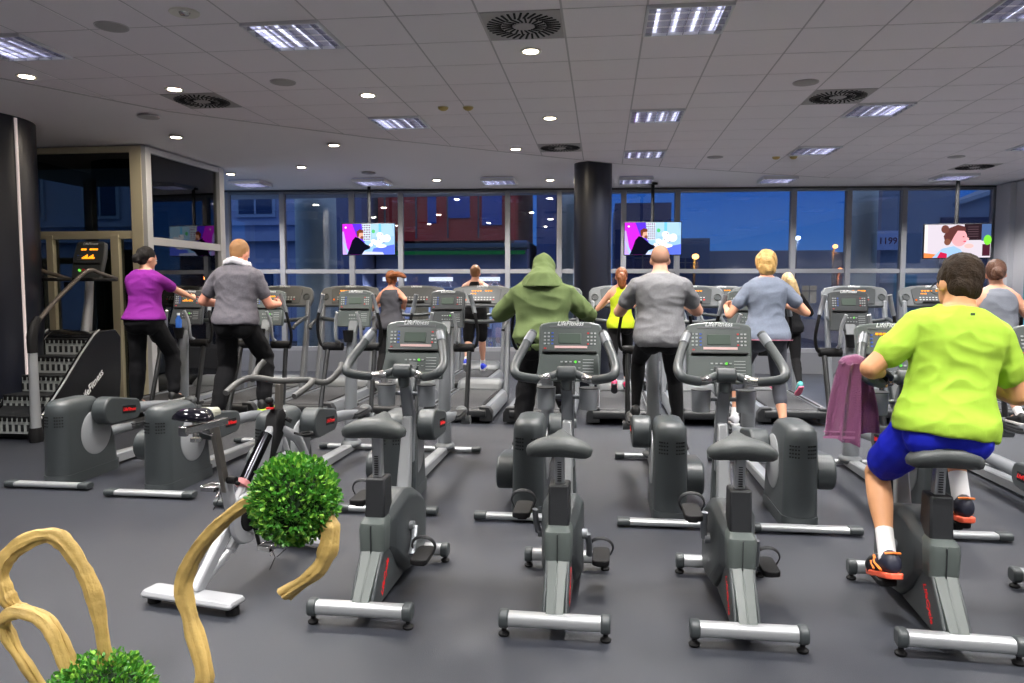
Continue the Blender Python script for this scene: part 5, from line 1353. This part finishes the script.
# ------------------------------------------------------------ outside
ASP = mat('asphalt', (48, 48, 54), .9)
m = MB(); m.box((0, 60, -.35), (160, 89, .1)); struct(m.build('trim_11', ASP), 'street outside')
CON = mat('outside concrete column', (205, 212, 206), .7, var=.08, scale=2)
for i, (xx, r_) in enumerate(((-6.50, .46), (-.74, .24), (5.42, .27))):
    m = MB(); m.lathe([(r_, -.3), (r_, 8)], (xx, 16.6, 0), 40); struct(m.build('trim_%d' % (12+i), CON), 'round grey column outside the glass')
WLIT = emis('lit shop glass', (205, 190, 165), .35); WBLU = mat('dark window glass', (42, 58, 92), .2); WLB = mat('pale window bars', (150, 165, 190), .7)
def building(name, label, x0, x1, y, z1, depth, wall, rows=(), bands=(), yaw=0., roof=None, x_step=2.2, win=(1.0, 1.6), lit=()):
    t = thing(name, label, 'building', ((x0+x1)/2, y, -.3), yaw)
    w = x1-x0
    m = MB(); m.box((0, depth/2, (z1+.3)/2), (w, depth, z1+.3)); m.build('wall', wall, t)
    n = int(w/x_step)
    for r_i, zc in enumerate(rows):
        for k in range(n):
            xx = -w/2+(k+.5)*w/n
            f = MB(); 
            f.box((xx, -.06, zc+.3), (win[0]+.24, .12, win[1]+.24)); fr = f.build('window', WLB if wall.name == 'blue plaster' else wall, t)
            g_ = MB(); g_.box((xx, -.125, zc+.3), (win[0], .02, win[1])); 
            g_.build('pane', WLIT if (r_i, k) in lit else WBLU, fr)
            b_ = MB(); b_.box((xx, -.14, zc+.3), (.07, .03, win[1])); b_.box((xx, -.14, zc+.3+win[1]*.2), (win[0], .03, .06)); b_.build('glazing_bar', WLB if wall.name == 'blue plaster' else MIDG, fr)
    for zb, hb_, ob in bands:
        m = MB(); m.box((0, -ob/2, zb+.3), (w+.1, ob, hb_)); m.build('cornice', wall, t)
    return t
BLUEP = mat('blue plaster', (150, 160, 190), .9, var=.1, scale=.5)
building('apartment_building', 'old plastered apartment house with tall framed windows seen through the left panes', -30, -11.3, 27, 14, 8, BLUEP, rows=(1.2, 5.6, 9.6), bands=((3.6, .35, .35), (4.1, .15, .2), (7.9, .3, .3)), x_step=3.1, win=(1.3, 2.3))
building('apartment_building', 'dark blue office house behind the left television', -11.2, -9.3, 28.5, 13, 8, mat('slate wall', (110, 118, 150), .9), rows=(1.4, 4.6, 8.2), x_step=2.4, win=(1.2, 2.2))
# red department store with shop front
t = thing('shop_building', 'red panelled shop building with a lit canopy across the street', 'building', (-6.1, 30, -.3))
REDP = mat('red facade panels', (205, 66, 52), .7, var=.15, scale=1)
m = MB(); m.box((-.2, 4, 8.5), (5.6, 8, 9.6)); m.build('upper_wall', REDP, t)
m = MB()
for (xx, z_, w_, h_) in ((-.75, 6.3, .35, 3.4), (.35, 5.6, .9, 1.6), (1.7, 5.8, .8, 2.6), (-2.0, 7.5, .12, 5)): m.box((xx, -.03, z_), (w_, .1, h_))
m.build('blue_letter_panels', mat('blue sign panel', (70, 95, 170), .6), t)
m = MB()
for xx in (-2.7, -1.4, -.1, 1.15, 2.3): m.box((xx, -.05, 7.5), (.05, .12, 7))
m.build('facade_joints', MIDG, t)
m = MB(); m.box((0, 3, 1.95), (6.2, 6, 3.9)); m.build('shop_wall', mat('grey shop wall', (130, 135, 160), .8), t)
m = MB(); m.box((0, -.5, 3.65), (6.4, 1.2, .18)); m.build('canopy', mat('canopy', (90, 100, 105), .6), t)
m = MB(); m.box((0, -.75, 3.38), (6.2, .06, .14)); m.build('green_light_strip', emis('green strip light', (40, 150, 90), .35), t)
for k in range(5):
    w_ = MB(); w_.box((-2.5+k*1.25, -.05, 1.2), (.85, .1, 1.7)); fr = w_.build('shop_window', WLB, t)
    g_ = MB(); g_.box((-2.5+k*1.25, -.11, 1.2), (.7, .02, 1.55)); g_.build('pane', WLIT if k in (1, 3) else WBLU, fr)
for k in range(3):
    m = MB(); m.box((-2.2+k*1.9, -.5, 2.35), (.95, .12, .16)); m.build('shop_lamp', emis('white shop lamp', (235, 235, 250), 2.2), t)
    ld = bpy.data.lights.new('shop_light', 'AREA'); ld.energy = 120; ld.size = .8; ld.color = (.85, .88, 1)
    lo = bpy.data.objects.new('shop_light', ld); C.objects.link(lo); lo.parent = t; lo.location = (-2.2+k*1.9, -.62, 2.2); lo.rotation_euler = (R(-25), 0, 0)
building('office_building', 'dark blue building with balcony rows between the red shop and the column', -2.7, -.3, 31, 12, 8, mat('navy wall', (90, 105, 150), .9), rows=(1.2, 3.2, 5.4, 7.4), x_step=1.5, win=(.8, 1.0))
building('office_building', 'flat roofed dark office block seen above the middle television', .6, 3.35, 38, 5.9, 9, mat('dark slate wall', (70, 80, 115), .9), rows=(1.2, 3.0, 4.6), x_step=1.4, win=(.8, .9))
building('office_building', 'low stepped office building right of the middle television', 3.4, 6.2, 45, 4.6, 9, mat('grey render', (95, 110, 130), .9), rows=(1.3, 3.0), x_step=1.5, win=(.9, .9))
building('warehouse', 'long low grey building on the horizon with a few lit windows', 6.2, 14.5, 50, 4.1, 10, mat('pale render', (120, 130, 140), .9), rows=(1.3,), x_step=2.1, win=(.9, 1.1), lit=((0, 1), (0, 2)))
building('warehouse', 'low dark building with warm lit doorway behind the blond ponytail runner', 14.5, 24, 55, 4.2, 10, mat('brown render', (95, 88, 92), .9), rows=(1.3, 3.0), x_step=1.9, win=(.9, 1.0), lit=((0, 0), (0, 2), (1, 1)))
# gabled building on the right with a number board
t = thing('gabled_building', 'pale gabled building with number board behind the right television', 'building', (10.6, 23, -.3))
GP = mat('cool grey render', (140, 146, 160), .9, var=.06, scale=1)
m = MB(); m.prism([(-2.6, 0), (4.5, 0), (4.5, 6.0), (1.6, 5.3), (-.6, 4.35), (-.6, 4.9), (-1.7, 5.2), (-2.6, 5.2)], 0, 2, 'y'); m.build('wall', GP, t)
m = MB(); m.bar((-.6, -.1, 4.4), (4.5, -.1, 6.1), .2, .12); m.box((1.0, -.1, 2.2), (7.2, .16, .12)); m.build('cornice', mat('pale cornice', (165, 170, 180), .8), t)
m = MB(); m.box((.3, -.05, 3.2), (2.6, .05, 1.6)); m.build('dark_cladding', mat('navy cladding', (48, 56, 88), .8), t)
for xx in (-.4, .9, 2.2): 
    m = MB(); m.box((xx, -.06, 1.3), (.7, .08, .7)); m.build('window', WBLU, t)
o = thing('sign_board', 'pale number board with reddish digits 1199 on the building', 'sign', (8.10, 22.75, 3.05))
m = MB(); m.box((0, 0, 0), (.86, .06, .55)); m.build('board', mat('pale sign board', (190, 195, 225), .6), o)
text('1199', .26, mat('rust digits', (120, 60, 70), .6), o, T(0, -.035, -.02) @ FACE_BACK, bold=.004)
m = MB(); m.prism(rrect(.5, .8, .1, 2, 7.1, 21.8), -.3, 9.0, 'z'); tag(m.build('slate_slab', mat('slate slab', (74, 80, 108), .9)), 'narrow tall slate block behind the number board', 'building')  # plain upright slab filling one narrow dark strip beyond the glass
# street lamps
for k, (xx, yy, zz, cl, lb) in enumerate(((12.8, 44, 4.0, (255, 160, 70), 'street lamp with orange glow on the right horizon'), (10.3, 42, 4.35, (235, 240, 255), 'street lamp with white glow left of the orange one'), (3.55, 30, 2.9, (255, 175, 80), 'street lamp with warm glow beside the bald man'), (11.9, 40, 2.6, (255, 120, 50), 'low street lamp with deep orange glow behind the ponytail runner'))):
    o = thing('street_lamp', lb, 'street lamp', (xx, yy, -.3), group='street lamps outside')
    m = MB(); m.tube([(0, 0, 0), (0, 0, zz), (0, -.3, zz+.35)], .05, 8); m.build('pole', DARK, o)
    m = MB(); m.ell((0, -.35, zz+.30), (.13, .16, .10)); m.build('lamp', emis('street glow %d' % k, cl, 14), o)
    ld = bpy.data.lights.new('street_light', 'POINT'); ld.energy = 160; ld.color = lin(cl); ld.shadow_soft_size = .15
    lo = bpy.data.objects.new('street_light', ld); C.objects.link(lo); lo.parent = o; lo.location = (0, -.35, zz-.05)

# world: clear dusk sky
w = bpy.data.worlds.new('dusk'); bpy.context.scene.world = w; w.use_nodes = True
nt = w.node_tree; bg = nt.nodes['Background']
tc = nt.nodes.new('ShaderNodeTexCoord'); sp = nt.nodes.new('ShaderNodeSeparateXYZ'); rp = nt.nodes.new('ShaderNodeValToRGB')
nt.links.new(tc.outputs['Generated'], sp.inputs[0]); nt.links.new(sp.outputs['Z'], rp.inputs['Fac']); nt.links.new(rp.outputs['Color'], bg.inputs['Color'])
e = rp.color_ramp.elements
e[0].position = 0.0; e[0].color = (*lin((86, 124, 172)), 1)
e[1].position = .40; e[1].color = (*lin((158, 180, 222)), 1)
q = e.new(.07); q.color = (*lin((52, 102, 172)), 1)
q = e.new(.16); q.color = (*lin((30, 80, 162)), 1)
bg.inputs['Strength'].default_value = 1.55

# ------------------------------------------------------------ vine and leaf decoration in the foreground
VINE = mat('dried vine wood', (190, 160, 92), .6, var=.25, scale=14, bump=.6, bscale=40)
LEAF = mat('boxwood leaf', (66, 132, 40), .4, var=.3, scale=30)
LEAF2 = mat('highlight boxwood leaf', (138, 190, 72), .4)  # brighter leaf green that paints highlights into the leaf balls
def vine(pts, r, name, parent, seed=0, flat=.8):
    P = spline(pts, 8); n = len(P); rs = []
    for i in range(n):
        t_ = i/(n-1); k = noise.noise(V((i*.22, seed*3.1, 0)))
        rs.append(r*(1+.30*k+.30*max(0, noise.noise(V((i*.35, seed, 5))))))
    m = MB(); vs = []; fs = []; K = 30; prev = None
    for i, p in enumerate(P):
        tt = (P[min(i+1, n-1)]-P[max(i-1, 0)]).normalized()
        x = tt.cross(V((0, 0, 1))) if prev is None else prev-tt*prev.dot(tt)
        if x.length < .05: x = V((1, 0, 0))
        x.normalize(); prev = x; y = tt.cross(x)
        for k in range(K):
            a = 2*pi*k/K+i*.035
            ridge = 1+.15*sin(2*(a)+seed)+.10*sin(5*a+i*.06)+.06*sin(9*a-i*.1)+.05*sin(14*a+i*.05)
            q = p+x*cos(a)*rs[i]*ridge+y*sin(a)*rs[i]*ridge*flat
            vs.append(q)
    for i in range(n-1):
        for k in range(K): fs.append((i*K+k, i*K+(k+1) % K, (i+1)*K+(k+1) % K, (i+1)*K+k))
    fs.append(tuple(range(K))[::-1]); fs.append(tuple(range((n-1)*K, n*K)))
    m.add(vs, fs); return m.build(name, VINE, parent, smooth=70)
def leafball(c, r, n, name, parent, seed):
    rnd = random.Random(seed); m = MB(); c = V(c)
    for i in range(n):
        z = rnd.uniform(-1, 1); a = rnd.uniform(0, 2*pi); s_ = sqrt(1-z*z)
        d_ = V((s_*cos(a), s_*sin(a), z)); rr = r*rnd.uniform(.78, 1.03)
        L = rnd.uniform(.009, .0135); w_ = L*.62
        up = (d_+V((rnd.uniform(-.9, .9), rnd.uniform(-.9, .9), rnd.uniform(-.6, 1.0)))).normalized()
        x = up.cross(V((rnd.uniform(-1, 1), rnd.uniform(-1, 1), rnd.uniform(-1, 1)))).normalized(); nn = x.cross(up)
        b = c+d_*rr
        pts = [b, b+up*L*.35+x*w_*.5+nn*.002, b+up*L*.75+x*w_*.45+nn*.002, b+up*L, b+up*L*.75-x*w_*.45+nn*.002, b+up*L*.35-x*w_*.5+nn*.002]
        m.cur = 1 if rnd.random() < .3 else 0
        m.add(pts, [(0, 1, 2, 3), (0, 3, 4, 5)])
    o_ = m.build(name, [LEAF, LEAF2], parent, smooth=0)
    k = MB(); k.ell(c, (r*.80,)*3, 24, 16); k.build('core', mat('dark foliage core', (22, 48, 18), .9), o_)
    return o_
t = thing('vine_arrangement', 'dried curly vine arrangement with clipped green leaf balls in the left foreground', 'decoration', (-1.02, 1.42, 0))
base = V((-1.02, 1.42, 0))
def L_(p): return V(p)-base
m = MB(); m.lathe([(.001, 0), (.13, 0), (.15, .04), (.17, .70), (.175, .74), (.155, .74), (.14, .66), (.001, .66)], (0, 0, 0), 40); m.build('planter', mat('cream glazed planter', (205, 198, 184), .3), t)
vine([L_(p) for p in ((-.92, 1.42, .66), (-.84, 1.38, .80), (-.775, 1.35, .91), (-.80, 1.35, 1.03), (-.812, 1.35, 1.10), (-.78, 1.35, 1.17), (-.72, 1.35, 1.235), (-.645, 1.35, 1.285), (-.60, 1.36, 1.29))], .0155, 'vine_branch', t, 1)
vine([L_(p) for p in ((-.54, 1.37, 1.26), (-.51, 1.35, 1.22), (-.53, 1.345, 1.15), (-.60, 1.34, 1.095))], .0165, 'vine_branch', t, 2)
vine([L_(p) for p in ((-1.0, 1.40, .66), (-.985, 1.36, .85), (-.985, 1.35, .95), (-1.00, 1.35, 1.06), (-1.03, 1.35, 1.13), (-1.08, 1.35, 1.185), (-1.15, 1.35, 1.17), (-1.20, 1.35, 1.12), (-1.195, 1.35, 1.06), (-1.165, 1.35, 1.03), (-1.10, 1.34, 1.01), (-1.05, 1.34, .93), (-1.03, 1.36, .80), (-1.02, 1.40, .66))], .0145, 'vine_branch', t, 3)
vine([L_(p) for p in ((-1.08, 1.42, .66), (-1.15, 1.36, .88), (-1.19, 1.35, .96), (-1.195, 1.34, 1.01), (-1.15, 1.33, 1.035), (-1.09, 1.33, 1.01), (-1.05, 1.33, .92))], .014, 'vine_branch', t, 4)
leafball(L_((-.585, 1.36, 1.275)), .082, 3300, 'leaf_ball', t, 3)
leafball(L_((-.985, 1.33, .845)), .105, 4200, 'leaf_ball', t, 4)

# ------------------------------------------------------------ camera
cam = bpy.data.cameras.new('camera'); co = bpy.data.objects.new('camera', cam); C.objects.link(co)
cam.sensor_width = 36.; cam.lens = 750/1024*36
yaw = math.atan(90/750); pit = math.atan(53.5/750*cos(yaw))
co.location = (0, 0, 1.68); co.rotation_euler = (pi/2-pit, 0, yaw)
cam.clip_end = 300
cam.dof.use_dof = False
sc = bpy.context.scene; sc.camera = co
sc.view_settings.view_transform = 'Standard'; sc.view_settings.look = 'None'; sc.view_settings.gamma = 1.
sc.view_settings.use_curve_mapping = False
sc.view_settings.exposure = 0.0
